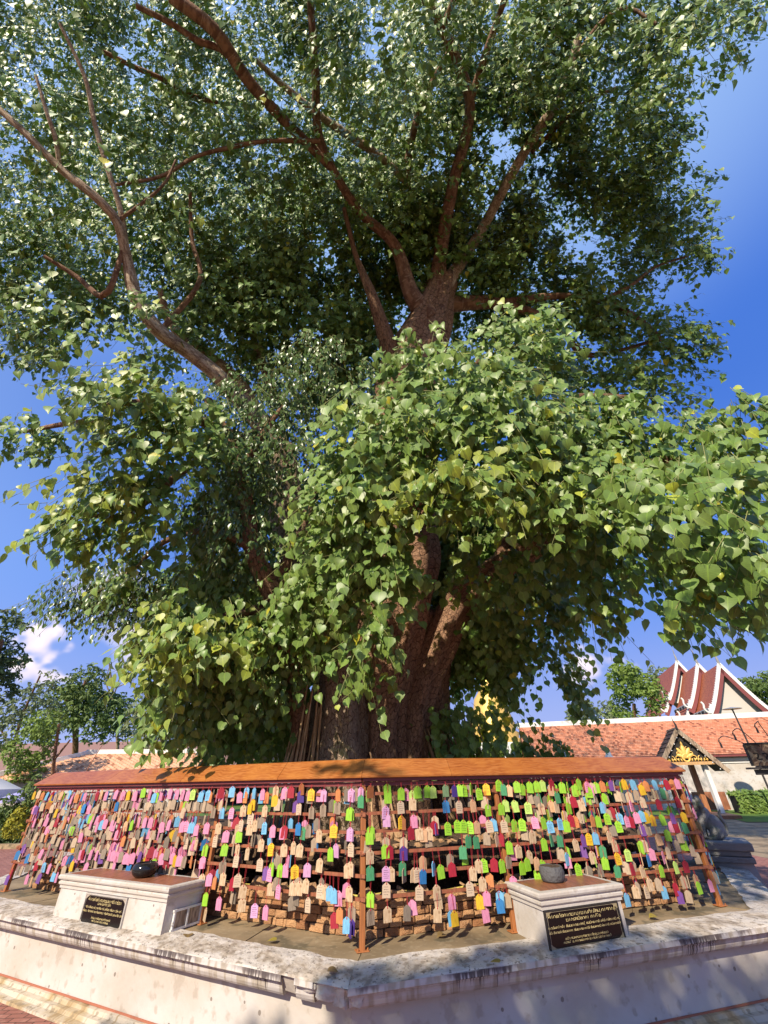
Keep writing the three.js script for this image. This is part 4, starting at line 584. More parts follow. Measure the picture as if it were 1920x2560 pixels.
  part('branch_stub', limb(P('700,1285,7.3,11 730,1312,7.1,12 770,1318,6.95,13 782,1316,6.9,12'), { seg: 10, step: 0.05, rough: 0.2, seed: 5 }), M.paleBark, bodhi);
  // crown: centre x, y, half width, half height of each clump as sighted, distance, half depth (m), density, leaf size (m), yellowness
  const S = 0.106, crown = [
    [100, 90, 250, 200, 6.6, 1.3, 1.9, S, .1], [360, 40, 200, 150, 7.0, 1.2, 1.7, S, .1], [640, 60, 250, 190, 7.0, 1.4, 2.1, S, -.1], [950, 60, 260, 210, 6.4, 1.4, 2.1, S, -.15], [1250, 80, 260, 210, 7.0, 1.4, 2.3, S, -.2], [1510, 80, 230, 150, 7.2, 1.2, 2.3, S, 0], [1730, 70, 130, 110, 6.4, .8, 2.2, S, 0], [1850, 50, 50, 50, 5.8, .4, 1.8, S, .1],
    [60, 330, 150, 130, 6.6, 1.0, 1.2, S, 0], [60, 520, 150, 120, 7.0, 1.0, 1.4, S, -.2], [300, 320, 200, 120, 7.4, 1.2, 1.8, S, 0], [300, 480, 200, 130, 6.4, 1.0, 1.6, S, -.1], [580, 370, 240, 180, 7.6, 1.4, 2.3, S, -.1], [900, 370, 260, 210, 8.0, 1.5, 2.5, S, -.15], [1190, 390, 270, 210, 8.6, 1.5, 2.6, S, -.2], [1460, 360, 200, 170, 8.4, 1.3, 2.5, S, -.1], [1610, 320, 90, 120, 8.0, .8, 2.0, S, 0],
    [90, 700, 150, 150, 7.4, 1.0, 1.7, S, 0], [90, 870, 50, 60, 7.6, .6, 1.3, S, .1], [350, 640, 220, 160, 8.4, 1.2, 2.0, S, 0], [600, 620, 240, 180, 9.0, 1.4, 2.5, S, -.1], [900, 620, 250, 190, 9.2, 1.6, 3.2, S, -.2], [1170, 640, 250, 220, 9.6, 1.6, 3.4, S, -.3], [1430, 620, 210, 170, 9.6, 1.4, 2.8, S, -.2], [1590, 520, 90, 110, 9.2, .8, 2.0, S, -.1], [1690, 480, 60, 28, 8.6, .4, 1.6, S, .1], [1690, 585, 90, 40, 9.2, .5, 2.0, S, .1], [1720, 640, 60, 26, 9.2, .4, 2.0, S, .2],
    [1590, 810, 120, 70, 9.6, .8, 1.9, S, -.1], [1690, 865, 75, 60, 9.2, .5, 2.2, S, 0], [1510, 890, 90, 110, 9.8, .8, 1.5, S, -.1], [1400, 830, 120, 130, 9.8, 1.0, 2.4, S, -.2], [1610, 960, 120, 70, 9.4, .8, 2.0, S, 0],
    [250, 830, 190, 110, 6.6, .9, 1.9, S, .2], [480, 780, 190, 120, 8.2, 1.2, 2.2, S, 0], [700, 830, 200, 170, 9.2, 1.4, 3.0, S, -.3], [900, 900, 170, 150, 9.4, 1.2, 3.0, S, -.4], [75, 1070, 70, 50, 7.0, .5, 1.7, S, -.2], [320, 990, 130, 90, 5.2, .7, 2.1, S, .6], [400, 1080, 150, 140, 5.6, .8, 2.2, S, .3], [275, 1235, 125, 85, 5.2, .7, 1.9, S, .5], [150, 1340, 50, 45, 5.0, .3, 1.2, S, .8], [390, 1290, 140, 120, 5.8, .9, 2.3, S, .1], [480, 1430, 150, 120, 6.4, .9, 2.6, S, 0],
    [400, 1540, 50, 80, 5.3, .4, 1.7, S, .1], [500, 1545, 130, 100, 5.2, .6, 2.2, S, .6], [430, 1640, 70, 70, 5.4, .5, 1.8, S, .5], [520, 1670, 150, 110, 5.6, .7, 2.4, S, .3], [480, 1775, 110, 55, 5.8, .5, 2.2, S, .0], [640, 1590, 110, 150, 6.2, .7, 2.3, S, -.1], [620, 1740, 110, 90, 6.6, .7, 2.3, S, -.3], [350, 1700, 26, 40, 5.2, .2, 1.2, S, .8],
    [1130, 930, 190, 110, 5.7, .8, 2.2, S, 0], [1300, 880, 110, 110, 6.2, .7, 2.2, S, -.1], [980, 1060, 170, 110, 5.1, .7, 2.2, S, .1], [1220, 1060, 190, 140, 5.2, .8, 2.4, S, .1], [930, 1230, 170, 120, 5.1, .7, 2.2, S, .1], [1160, 1230, 190, 120, 4.7, .7, 2.4, S, .5], [1320, 1200, 90, 130, 5.2, .6, 2.2, S, .2], [820, 1380, 120, 140, 5.6, .7, 2.3, S, -.1], [960, 1400, 110, 100, 4.9, .5, 1.8, S, .3], [770, 1540, 110, 110, 5.9, .6, 2.1, S, -.1], [925, 1590, 38, 130, 4.7, .2, 1.7, S, .2], [1080, 1420, 90, 60, 5.0, .4, 1.3, S, .2], [1260, 1410, 130, 80, 5.8, .5, 1.7, S, -.5], [1380, 1480, 90, 90, 5.6, .5, 1.6, S, -.5],
    [1450, 1080, 150, 110, 5.8, .9, 2.4, S, -.2], [1610, 1060, 180, 120, 5.2, .8, 2.3, S, -.1], [1800, 1030, 130, 100, 4.8, .7, 2.2, S, 0], [1900, 1130, 110, 120, 4.4, .6, 2.2, S, 0], [1540, 1240, 180, 120, 4.7, .7, 2.4, S, 0], [1720, 1230, 170, 120, 4.1, .7, 2.3, S, .1], [1880, 1330, 120, 140, 3.5, .5, 2.2, S * 1.1, .2], [1600, 1370, 140, 95, 5.5, .7, 2.3, S * 1.2, .15], [1780, 1400, 130, 90, 4.2, .5, 2.2, S * 1.1, .15], [1660, 1490, 130, 45, 5.5, .5, 1.8, S * 1.2, .1], [1450, 1410, 90, 120, 5.7, .5, 2.0, S * 1.15, -.1], [1500, 1520, 90, 40, 5.8, .4, 1.7, S * 1.15, -.1], [1900, 1520, 22, 40, 3.6, .2, 1.2, S, .1],
    [1270, 1500, 150, 130, 7.6, .9, 3.4, S, -.6], [1320, 1630, 110, 110, 7.4, .7, 2.2, S, -.6], [1395, 1750, 50, 80, 7.0, .4, 1.3, S, -.6], [1190, 1660, 80, 130, 7.8, .8, 2.6, S, -.6], [1160, 1820, 100, 80, 6.4, .5, 1.9, S, -.4], [1290, 1830, 60, 60, 7.4, .5, 1.2, S, -.6], [1350, 1870, 90, 26, 7.4, .3, 1.6, S * .8, -.6],
    [600, 1730, 150, 140, 8.4, .9, 3.4, S, -.6], [720, 1700, 90, 170, 8.6, .8, 3.4, S, -.6], [540, 1500, 140, 120, 8.4, 1.0, 3.4, S, -.6], [700, 1250, 200, 200, 9.6, 1.2, 2.8, S, -.6], [1000, 1450, 260, 220, 10.0, 1.3, 3.6, S, -.6], [1250, 1330, 220, 160, 9.0, 1.2, 4.0, S, -.6], [1420, 1250, 140, 140, 8.6, 1.0, 2.2, S, -.5],
  ];
  const leaves = [], twigs = [];
  // high up, a thin near layer of overhanging sprays and, behind it, the tall front of the crown
  const layers = crown.flatMap((q) => { const [x, y, rx, ry, d, rz, dens, size, hue] = q; if (y > 720) return [q]; const t = smooth(720, 560, y); return [[x, y, rx, ry, d, rz * 0.7, dens * lerp(1, 0.36, t), size, hue], [x, y, rx * 0.97, ry, Math.max(d + 1, lerp(lerp(10.2, 12.2, smooth(650, 100, y)), 8.8, smooth(1000, 1250, x))), 0.9, dens * lerp(0.2, 0.85, t), size * 0.96, hue]]; });
  sprays(layers, leaves, twigs, rng(4242), { gap: 0.43 });
  // the boughs that close the crown above and behind the path, out of view
  const over = []; { const R = rng(9); for (let k = 0; k < 16; k++) { const a = (-75 + k * 10) * Math.PI / 180, r = 9 + (k % 3) * 2; over.push([Math.sin(a) * r * 0.8, 12.5 + R() * 3, -9 - Math.cos(a) * r * 0.7, 2.2]); } for (const [x, y, z, r] of over) { for (let i = 0; i < 420; i++) { const p = V(x + (R() * 2 - 1) * r, y + (R() * 2 - 1) * r * 0.8, z + (R() * 2 - 1) * r); const f = V(R() - 0.5, R(), R() - 0.5), t = V(R() - 0.5, -1, R() - 0.5); leaves.push({ p, m: leafMatrix(p, t, f, S * 1.1), tone: 0, young: R() }); } } }
  leaves.forEach((q) => { q.v = q.p.clone().sub(camera.position).dot(cB); q.z = -q.v; });
  // the 300 leaves that show largest are single parts, the others one mass
  const inView = (q) => { const v = q.p.clone().sub(camera.position), z = -v.dot(cB); if (z < 0.3) return false; const x = v.dot(cR) / z * FPX, y = v.dot(cU) / z * FPX; return Math.abs(x) < 955 && Math.abs(y) < 1275; };
  leaves.sort((a, b) => a.z / a.m.getMaxScaleOnAxis() - b.z / b.m.getMaxScaleOnAxis());
  const single = [], mass = []; for (const q of leaves) (single.length < 300 && q.z > 0 && inView(q) ? single : mass).push(q);
  const tints = []; for (const q of single) { const c = toneRGB(q), k = Math.round(c.r * 4) + ',' + Math.round(c.g * 4); let m = tints[k]; if (!m) { m = tints[k] = LM.hearts.clone(); m.color.multiply(c); } const o = part('leaf', heartFine, m, bodhi); o.applyMatrix4(q.m); }
  [heart, curled, flat_].forEach((g, k) => foliage('leaf_mass', mass.filter((q, i) => i % 3 === k), g, LM.hearts, bodhi)); twigMesh(twigs, bodhi);
  console.log('bodhi leaves', leaves.length, 'twigs', twigs.length);
}
{
  // a second, smaller tree with narrow leaves leans on the left of the trunk
  const fig = thing('fig_tree', 'smaller tree with narrow glossy leaves and crooked stem, left of the great trunk', 'tree');
  const P = (s) => s.split(' ').map((q) => { const [x, y, d, r] = q.split(',').map(Number), p = at(x, y, d); return [p.x, p.y, p.z, r * d / FPX]; });
  part('trunk', limb(P('755,2070,6.2,20 750,1900,6.2,20 735,1720,6.1,22 712,1600,6.0,22 690,1500,5.95,27 655,1430,5.9,24 630,1370,5.95,20 620,1290,6.1,17 600,1180,6.3,15 560,1080,6.6,12 520,1000,6.9,9'), { seg: 16, step: 0.08, flute: 0.12, rough: 0.45, seed: 31 }), M.redBark, fig);
  for (const s of ['690,1490,5.95,14 720,1400,6.0,12 760,1310,6.2,10 800,1180,6.5,7', '630,1370,5.95,12 540,1330,6.1,9 420,1350,6.4,7 300,1450,6.7,5 220,1490,6.9,3', '600,1180,6.3,9 660,1080,6.3,8 720,1000,6.5,5']) part('branch', limb(P(s), { seg: 9, step: 0.12, rough: 0.3, seed: 44 }), M.redBark, fig);
  const F = 0.085, leaves = [], twigs = [];
  sprays([[620, 1010, 150, 90, 6.6, .6, 1.7, F, .2], [690, 1130, 110, 90, 6.4, .6, 1.6, F, .1], [560, 1180, 120, 120, 6.2, .6, 1.5, F, .1], [600, 1330, 100, 120, 5.9, .5, 1.3, F, 0], [440, 1330, 130, 100, 6.6, .7, 2.0, F, -.2], [260, 1450, 110, 60, 6.6, .5, 2.0, F, .1], [170, 1500, 80, 42, 6.8, .4, 1.9, F, .2], [330, 1480, 110, 80, 6.9, .6, 2.2, F, -.3], [660, 1620, 90, 140, 5.9, .5, 1.4, F, 0], [800, 950, 130, 120, 7.0, .7, 1.7, F, -.1]], leaves, twigs, rng(717), { gap: 0.38 });
  foliage('leaf_mass', leaves, oval, LM.ovals, fig, true); twigMesh(twigs, fig, 0.003);
}
{
  // prop sticks leaned against the trunk by visitors
  const nth = ['first', 'second', 'third', 'fourth', 'fifth', 'sixth', 'seventh', 'eighth', 'ninth', 'tenth', 'eleventh', 'twelfth', 'thirteenth', 'fourteenth', 'fifteenth', 'sixteenth', 'seventeenth', 'eighteenth', 'nineteenth', 'twentieth', 'twenty-first', 'twenty-second', 'twenty-third', 'twenty-fourth'];
  const R = rng(301), mats = [[1.0, 0.95, 0.88], [0.5, 0.45, 0.4], [0.8, 0.75, 0.66]].map(([r, g, b]) => std({ color: rgb(r, g, b), map: rawTex, roughness: 0.85 }));
  const stick = (x0, y0, d0, x1, y1, d1, r, grp, label, m) => { const a = at(x0, y0, d0), b = at(x1, y1, d1), t = thing('prop_stick', label, 'stick', a.toArray(), 0, grp); b.sub(a); const c = b.clone().multiplyScalar(0.5).add(V((R() - 0.5) * 0.05, (R() - 0.5) * 0.05, 0)); part('pole', limb([[0, 0, 0, r], [c.x, c.y, c.z, r * 0.9], [b.x, b.y, b.z, r * 0.75]], { seg: 7, step: 0.2, rough: 0.1, seed: Math.floor(x0) }), mats[m ?? Math.floor(R() * 3)], t); };
  for (let k = 0; k < 16; k++) stick(640 + k * 9 + R() * 7, 2150 - R() * 30, 5.4 + R() * 0.3, 742 + k * 4 + R() * 14, 1800 - R() * 120, 6.1 + R() * 0.2, 0.013 + R() * 0.008, 'sticks leaning on the left of the trunk', `${nth[k]} stick from the left in the bundle leaning on the left of the trunk`, k % 3 ? 0 : 2);
  for (let k = 0; k < 24; k++) stick(1150 + k * 6 + R() * 5, 2140 - R() * 40, 5.5 + R() * 0.4, 1035 + k * 6 + R() * 22, 1840 - R() * 60, 6.2 + R() * 0.3, 0.012 + R() * 0.008, 'sticks leaning on the right of the trunk', `${nth[k]} stick from the left in the bundle leaning on the right of the trunk`, k < 12 ? 1 : undefined);
  for (const [x0, y0, x1, y1, l] of [[985, 2165, 925, 1880, 'first pale stick propped in the middle of the trunk, from the left'], [1008, 2150, 955, 1900, 'second pale stick propped in the middle of the trunk, from the left'], [935, 2120, 930, 1900, 'short upright pale stick in front of the dark cleft in the trunk']]) stick(x0, y0, 5.5, x1, y1, 5.9, 0.016, undefined, l, 0);
}

{ // a few fallen leaves on the walkway
  const R = rng(515), m = [[0.42, 0.33, 0.05], [0.30, 0.20, 0.08]].map(([r, g, b]) => leafMat(r, g, b, 0.6, 0.2)), where = ['on the walkway left of the near post', 'on the walkway just right of the near post', 'on the lip left of the right pedestal', 'beside the left pedestal door', 'near the right end of the walkway', 'on the lip near the broken corner'];
  [[690, 2350], [1110, 2335], [1250, 2405], [470, 2335], [1640, 2290], [820, 2425]].forEach(([x, y], k) => { const p = onY(x, y, PT + 0.02), o = tag(part(numbered('fallen_leaf'), heartFine, m[k % 2], scene), `${['yellow', 'brown'][k % 2]} fallen leaf lying ${where[k]}`, 'leaf'); o.applyMatrix4(leafMatrix(p, V(R() - 0.5, 0.02, R() - 0.5), V(0.1, 1, 0.1), 0.075)); });
}
// ------------------------------------------------------------------ the temple yard behind
const axisDir = (deg) => V(Math.sin(deg * Math.PI / 180), 0, -Math.cos(deg * Math.PI / 180));
const courses = (a, b, c, d, n, lift = 0.03) => {   // a roof slope as overlapping courses: a, b eave ends, c, d ridge ends (d above a)
  const out = [], nrm = b.clone().sub(a).cross(d.clone().sub(a)).normalize(), w = a.distanceTo(b), sl = a.distanceTo(d);
  for (let k = 0; k < n; k++) { const p = [a.clone().lerp(d, k / n), b.clone().lerp(c, k / n), b.clone().lerp(c, (k + 1.05) / n), a.clone().lerp(d, (k + 1.05) / n)], q = [p[0].clone().addScaledVector(nrm, lift), p[1].clone().addScaledVector(nrm, lift), p[2], p[3]]; const g = quadGeo([q, [p[0], p[1], q[1], q[0]]]), uv = g.attributes.uv, P = g.attributes.position, e = b.clone().sub(a).normalize(), f = d.clone().sub(a).normalize(); for (let i = 0; i < uv.count; i++) { const r = V().fromBufferAttribute(P, i).sub(a); uv.setXY(i, r.dot(e), r.dot(f)); } out.push(g); }
  return { g: out, w, sl };
};
const tiled = (gs, sx, sy) => { const g = mergeGeometries(gs), u = g.attributes.uv; for (let i = 0; i < u.count; i++) u.setXY(i, u.getX(i) / sx, u.getY(i) / sy); return g; };
{ // long cloister on the right
  const t = thing('cloister_building', 'long white cloister with an orange tiled roof across the right background', 'building');
  const u = V(Math.cos(13.5 * Math.PI / 180), 0, Math.sin(13.5 * Math.PI / 180)), n = V(-u.z, 0, u.x), A = V(12.46, 0, -32.5), p = (s, o, y) => A.clone().addScaledVector(u, s).addScaledVector(n, o).setY(y);
  const s0 = -3.2, s1 = 26, er = 2.62, rd = 4.72;
  const c = courses(p(s0, 2.75, er), p(s1, 2.75, er), p(s1, 0.12, rd), p(s0, 0.12, rd), 24, 0.035);
  part('roof', tiled(c.g, 4.2, 4.5), M.tile, t);
  part('roof', tiled(courses(p(s1, -2.75, er), p(s0, -2.75, er), p(s0, -0.12, rd), p(s1, -0.12, rd), 6).g, 4.2, 4.5), M.tile, t);
  part('ridge', bar(p(s0 - 0.1, 0, rd + 0.08), p(s1, 0, rd + 0.08), 0.42, 0.34), M.white, t);
  part('eave_board', bar(p(s0, 2.70, er - 0.05), p(s1, 2.70, er - 0.05), 0.06, 0.12), M.maroon, t);
  part('wall', metric(bar(p(s0 + 0.2, 2.15, 1.25), p(s1, 2.15, 1.25), 0.3, 2.75), 2), M.plaster, t);
  part('cornice', [bar(p(s0 + 0.2, 2.34, 2.38), p(s1, 2.34, 2.38), 0.10, 0.14), bar(p(s0 + 0.2, 2.33, 2.22), p(s1, 2.33, 2.22), 0.06, 0.05)], M.white, t);
  part('gable_wall', quadGeo([[p(s0 + 0.1, 2.3, 0), p(s0 + 0.1, 2.3, er), p(s0 + 0.1, 0, rd), p(s0 + 0.1, -2.3, er), p(s0 + 0.1, -2.3, 0)]]), M.plaster, t);
  // two small white spires in front of the roof
  for (const [x, y, z, l] of [[1406, 1870, -25.5, 'left of the two small white finials in front of the tiled roof'], [1515, 1864, -25.5, 'right of the two small white finials in front of the tiled roof']]) { const q = atZ(x, y, z), f = thing('finial_post', l, 'finial', [q.x, 0, q.z]); part('post', box(0.4, q.y - 0.75, 0.4, 0, (q.y - 0.75) / 2, 0), M.plaster, f); part('spire', new THREE.LatheGeometry([[0.30, 0], [0.30, 0.08], [0.22, 0.1], [0.24, 0.2], [0.15, 0.3], [0.12, 0.45], [0.06, 0.6], [0.0, 0.76]].map(([a, b]) => new THREE.Vector2(a, b)), 12).translate(0, q.y - 0.76, 0), M.white, f); }
}
{ // golden stupa glimpsed through the foliage
  const q = atZ(1210, 1660, -40), h = q.y, t = thing('golden_stupa', 'golden stupa on a white stepped base glimpsed through leaves right of the trunk', 'stupa', [q.x, 0, -40]);
  const L = (a) => new THREE.LatheGeometry(a.map(([x, y]) => new THREE.Vector2(x, y)), 24);
  part('base', [box(6.6, 1.6, 6.6, 0, 0.8, 0), box(5.6, 1.3, 5.6, 0, 2.25, 0), box(4.6, 1.2, 4.6, 0, 3.5, 0)], M.white, t);
  part('bell', L([[2.3, 4.1], [2.3, 4.4], [2.0, 4.5], [2.1, 4.9], [1.8, 5.0], [1.9, 5.5], [1.6, 6.4], [1.35, 7.6], [0.9, 8.2], [0.9, 8.4]]), M.gold, t);
  part('spire', L([[0.9, 8.4], [0.6, 8.6], [0.62, 9.0], [0.45, 9.2], [0.46, 9.7], [0.3, 10], [0.28, 11], [0.06, 12.5], [0, h + 4]]), M.gold, t);
}
{ // viharn with three stepped roofs
  const t = thing('temple_hall', 'temple hall with three stepped red-brown roofs edged with white serrated bargeboards', 'temple'), k = 55 / 42, a = axisDir(17), b = V(-a.z, 0, a.x);
  const E0 = camera.position, A1 = sight(1795, 1661), sc = 55 / Math.hypot(A1.x, A1.z), apex = A1.multiplyScalar(sc).add(E0);
  const P = (s, back, y) => apex.clone().addScaledVector(b, s).addScaledVector(a, back).setY(y);
  const tiers = [[0, apex.y, 5.6], [4.11 * k, E0.y + 7.92 * k, 5.8], [8.8 * k, E0.y + 9.18 * k, 14]];
  const curve = (hw, drop, n = 8) => Array.from({ length: n + 1 }, (_, i) => { const q = i / n; return [hw * q, -drop * (1 - Math.pow(1 - q, 1.35)) * 0.5 - drop * 0.5 * q]; });
  tiers.forEach(([s0, y, len], ti) => {
    const cv = curve(1.85 * k, 3.35 * k), cv2 = curve(0.9 * k, 1.55 * k), y2 = y - 2.75 * k;
    for (const sd of [-1, 1]) {
      const slope = (c, o, yy, back0, back1, n0) => { const gs = []; for (let i = 0; i < c.length - 1; i++) { const q = [P(sd * (o + c[i][0]), back0, yy + c[i][1]), P(sd * (o + c[i][0]), back1, yy + c[i][1]), P(sd * (o + c[i + 1][0]), back1, yy + c[i + 1][1]), P(sd * (o + c[i + 1][0]), back0, yy + c[i + 1][1])]; const g = metric(quadGeo([sd > 0 ? q : q.reverse()]), 2.6); gs.push(g); } return gs; };
      part('roof', slope(cv, 0, y, s0 - 0.1, s0 + len), M.templeRoof, t);
      part('lower_roof', slope(cv2, 1.5 * k, y2, s0 + 0.3, s0 + len), M.templeRoof, t);
      const edge = (c, o, yy, bk, w, dy, m, nm, th) => { const gs = []; for (let i = 0; i < c.length - 1; i++) gs.push(bar(P(sd * (o + c[i][0]), bk, yy + c[i][1] + dy), P(sd * (o + c[i + 1][0]), bk, yy + c[i + 1][1] + dy), th, w)); return part(nm, gs, m, t); };
      const bb = edge(cv, 0, y, s0 - 0.22, 0.42 * k, -0.34 * k, M.maroon, 'bargeboard', 0.12); edge(cv, 0, y, s0 - 0.25, 0.22 * k, 0.0, M.white, 'white_edge', 0.2);
      edge(cv2, 1.5 * k, y2, s0 + 0.2, 0.34 * k, -0.28 * k, M.maroon, 'bargeboard', 0.12); edge(cv2, 1.5 * k, y2, s0 + 0.17, 0.2 * k, 0, M.white, 'white_edge', 0.2);
      const teeth = []; for (const [c, o, yy, bk, n] of [[cv, 0, y, s0 - 0.25, 22], [cv2, 1.5 * k, y2, s0 + 0.17, 10]]) for (let i = 0; i < n; i++) { const q = (i + 0.5) / n * (c.length - 1), j = Math.floor(q), f = q - j, x = lerp(c[j][0], c[j + 1][0], f), yq = lerp(c[j][1], c[j + 1][1], f), w = P(sd * (o + x), bk, yy + yq + 0.12 * k); teeth.push(new THREE.ConeGeometry(0.075 * k, 0.26 * k, 5).rotateZ(-sd * 0.9).rotateY(-17 * Math.PI / 180).translate(w.x, w.y, w.z)); }
      part('serration', teeth, M.white, t);
      for (const [x, yq, bk] of [[1.85 * k, y - 3.35 * k, s0 - 0.25], [2.4 * k, y2 - 1.55 * k, s0 + 0.17]]) part('hook_finial', new THREE.TubeGeometry(new THREE.CatmullRomCurve3([[0, 0], [0.30, 0.10], [0.48, 0.42], [0.42, 0.75], [0.55, 1.0]].map(([q, w]) => P(sd * (x + (q - 0.1) * k * 0.8), bk, yq + w * k * 0.8))), 10, 0.075 * k, 5), M.white, t);
    }
    const fin = [[0, 0, .10], [0.02, .5, .09], [-.06, .8, .05], [.04, 1.1, .04], [.02, 1.6, .02]].map(([q, w, r]) => [...P(0, s0 - 0.25 - q, y + w * k * 0.8).toArray(), r * k]); part('roof_finial', limb(fin, { seg: 6, step: 0.2, rough: 0 }), M.greyStone, t);
    const face = (bk, inset, m, nm) => part(nm, quadGeo([[...cv.map(([x, yy]) => P(-x + inset * 0, bk, y + yy - 0.3)).reverse(), ...cv.slice(1).map(([x, yy]) => P(x, bk, y + yy - 0.3))]]), m, t);
    face(s0 + 0.5, 0, ti ? M.white : M.plaster, 'gable');
    if (ti) { const gs = []; for (let i = 0; i < 7; i++) { const q = cv[Math.min(8, i + 2)]; for (const sd of [-1, 1]) gs.push(bar(P(sd * (q[0] - 0.55), s0 + 0.42, y + q[1] - 0.2), P(sd * (q[0] - 0.05), s0 + 0.42, y + q[1] - 0.2), 0.1, 0.12)); } part('gable_slats', gs, M.maroon, t); }
    const eg = []; for (const sd of [-1, 1]) eg.push(bar(P(sd * 1.6 * k, s0 + 0.5, y - 3.3 * k), P(sd * 1.6 * k, s0 + len, y - 3.3 * k), 0.3, 1.0)); part('clerestory', eg, M.white, t);
    const wn = []; for (let i = 0; i < 5; i++) for (const sd of [-1, 1]) wn.push(bar(P(sd * 1.75 * k, s0 + 0.8 + i * len / 5.2, y - 3.2 * k), P(sd * 1.75 * k, s0 + 0.8 + (i + 0.62) * len / 5.2, y - 3.2 * k), 0.06, 0.55)); part('window', wn.map((g) => g), M.dark, t);
  });
  part('wall', metric(quadGeo([[P(-3.1 * k, 0.6, 0), P(3.1 * k, 0.6, 0), P(3.1 * k, 0.6, apex.y - 4.2 * k), P(-3.1 * k, 0.6, apex.y - 4.2 * k)], [P(-3.1 * k, 26, 0), P(-3.1 * k, 0.6, 0), P(-3.1 * k, 0.6, apex.y - 4.2 * k), P(-3.1 * k, 26, apex.y - 3 * k)]]), 3), M.plaster, t);
}
{ // gate pavilion with a gilded pediment
  const t = thing('gate_pavilion', 'small wooden gate pavilion with shingled roof and carved golden pediment', 'pavilion'), a = axisDir(17), b = V(-a.z, 0, a.x), A = atZ(1689, 1822, -24), n = a.clone().negate();
  const on = (x, y) => { const r = sight(x, y), q = r.multiplyScalar(((A.x - 0) * n.x + A.z * n.z) / (r.x * n.x + r.z * n.z)).add(camera.position), s = q.clone().sub(A).dot(b); return [s, q.y]; };
  const [sr, yr] = on(1816, 1924), sl = -sr * 0.98, yl = yr, D = 1.7, P = (s, bk, y) => A.clone().addScaledVector(b, s).addScaledVector(a, bk).setY(y), H = A.y;
  for (const [s, y, sd] of [[sl, yl, -1], [sr, yr, 1]]) {
    const c = courses(sd < 0 ? P(s, D, y) : P(s, -0.12, y), sd < 0 ? P(s, -0.12, y) : P(s, D, y), sd < 0 ? P(0, -0.12, H) : P(0, D, H), sd < 0 ? P(0, D, H) : P(0, -0.12, H), 9, 0.03); part('roof', tiled(c.g, 1.2, 1.4), M.shingle, t);
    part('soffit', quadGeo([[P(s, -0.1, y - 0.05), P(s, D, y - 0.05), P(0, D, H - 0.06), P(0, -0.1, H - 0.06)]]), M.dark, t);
    part('bargeboard', metric(bar(P(s * 1.03, -0.16, y - 0.09), P(0, -0.16, H - 0.07), 0.05, 0.20), 0.6), M.greyWood, t);
    for (let i = 0; i < 6; i++) { const q = (i + 0.7) / 6.6; part('bulb', new THREE.SphereGeometry(0.028, 8, 6).applyMatrix4(new THREE.Matrix4().setPosition(P(s * q * 0.93, -0.2, lerp(H, y, q) - 0.22))), M.white, t); }
  }
  part('ridge', metric(bar(P(0, -0.2, H + 0.02), P(0, D, H + 0.02), 0.12, 0.07), 0.5), M.greyWood, t);
  part('roof_finial', limb([[...P(0, -0.2, H - 0.05).toArray(), 0.06], [...P(0.0, -0.2, H + 0.18).toArray(), 0.05], [...P(-0.05, -0.2, H + 0.38).toArray(), 0.02], [...P(-0.06, -0.2, H + 0.55).toArray(), 0.006]], { seg: 6, step: 0.05, rough: 0 }), M.dark, t);
  const by = lerp(H, yr, 0.80), hw = sr * 0.72;
  const ped = part('pediment', quadGeo([[P(-hw, 0.05, by), P(hw, 0.05, by), P(0, 0.05, H - 0.25)]]), M.dark, t), M4 = new THREE.Matrix4().makeBasis(b, V(0, 1, 0), n).setPosition(P(0, 0, by));
  // carved and gilded scrolls: a crowned flower between curling fronds
  const scroll = (x, y, r, sgn, turn) => { const pts = []; for (let i = 0; i <= 16; i++) { const q = i / 16, an = turn + sgn * q * 5.2, rr = r * (1 - 0.72 * q); pts.push(V(x + Math.cos(an) * rr, y + Math.sin(an) * rr, 0.03)); } return new THREE.TubeGeometry(new THREE.CatmullRomCurve3(pts), 24, r * 0.24, 6); };
  const petal = (x, y, an, l, w) => new THREE.SphereGeometry(1, 10, 8).scale(w, l, 0.05).translate(0, l * 0.9, 0).rotateZ(an).translate(x, y, 0.02);
  const hh = H - 0.25 - by, W = hw;
  const carve = [petal(0, hh * 0.14, 0, hh * 0.26, W * .10), petal(0, hh * 0.16, 0.6, hh * .22, W * .09), petal(0, hh * 0.16, -0.6, hh * .22, W * .09), petal(0, hh * 0.14, 1.15, hh * .18, W * .08), petal(0, hh * 0.14, -1.15, hh * .18, W * .08), new THREE.TorusGeometry(hh * 0.13, hh * 0.035, 6, 18).translate(0, hh * 0.14, 0.03), petal(0, hh * .55, 0, hh * .10, W * .05)];
  for (const s of [-1, 1]) { carve.push(scroll(s * W * .26, hh * .32, W * .09, s, s > 0 ? 3.4 : -0.3), scroll(s * W * .34, hh * .13, W * .10, -s, s > 0 ? 2 : 1.1), scroll(s * W * .55, hh * .12, W * .09, s, 1.6), scroll(s * W * .74, hh * .09, W * .06, -s, 1.6), scroll(s * W * .14, hh * .48, W * .06, s, 1.2)); for (let i = 0; i < 7; i++) carve.push(petal(s * W * (0.08 + i * 0.12), hh * 0.015, s * -0.25, hh * 0.06, W * 0.035)); }
  part('gilded_carving', carve.map((g) => g.applyMatrix4(M4)), M.gold, ped);
  part('tie_beam', metric(bar(P(-hw * 1.08, -0.02, by - 0.07), P(hw * 1.08, -0.02, by - 0.07), 0.12, 0.13), 0.4), std({ color: rgb(0.55, 0.32, 0.13), map: tagGrain, roughness: 0.6 }), t);
  const col = (px, py, top, m, w, bk, nm) => { const q = onY(px, py, 0.02), z = P(0, bk, 0), p = q; part(nm, metric(bar(V(p.x, 0, p.z), V(p.x, top, p.z), w, w, V(1, 0, 0)), 0.5), m, t); };
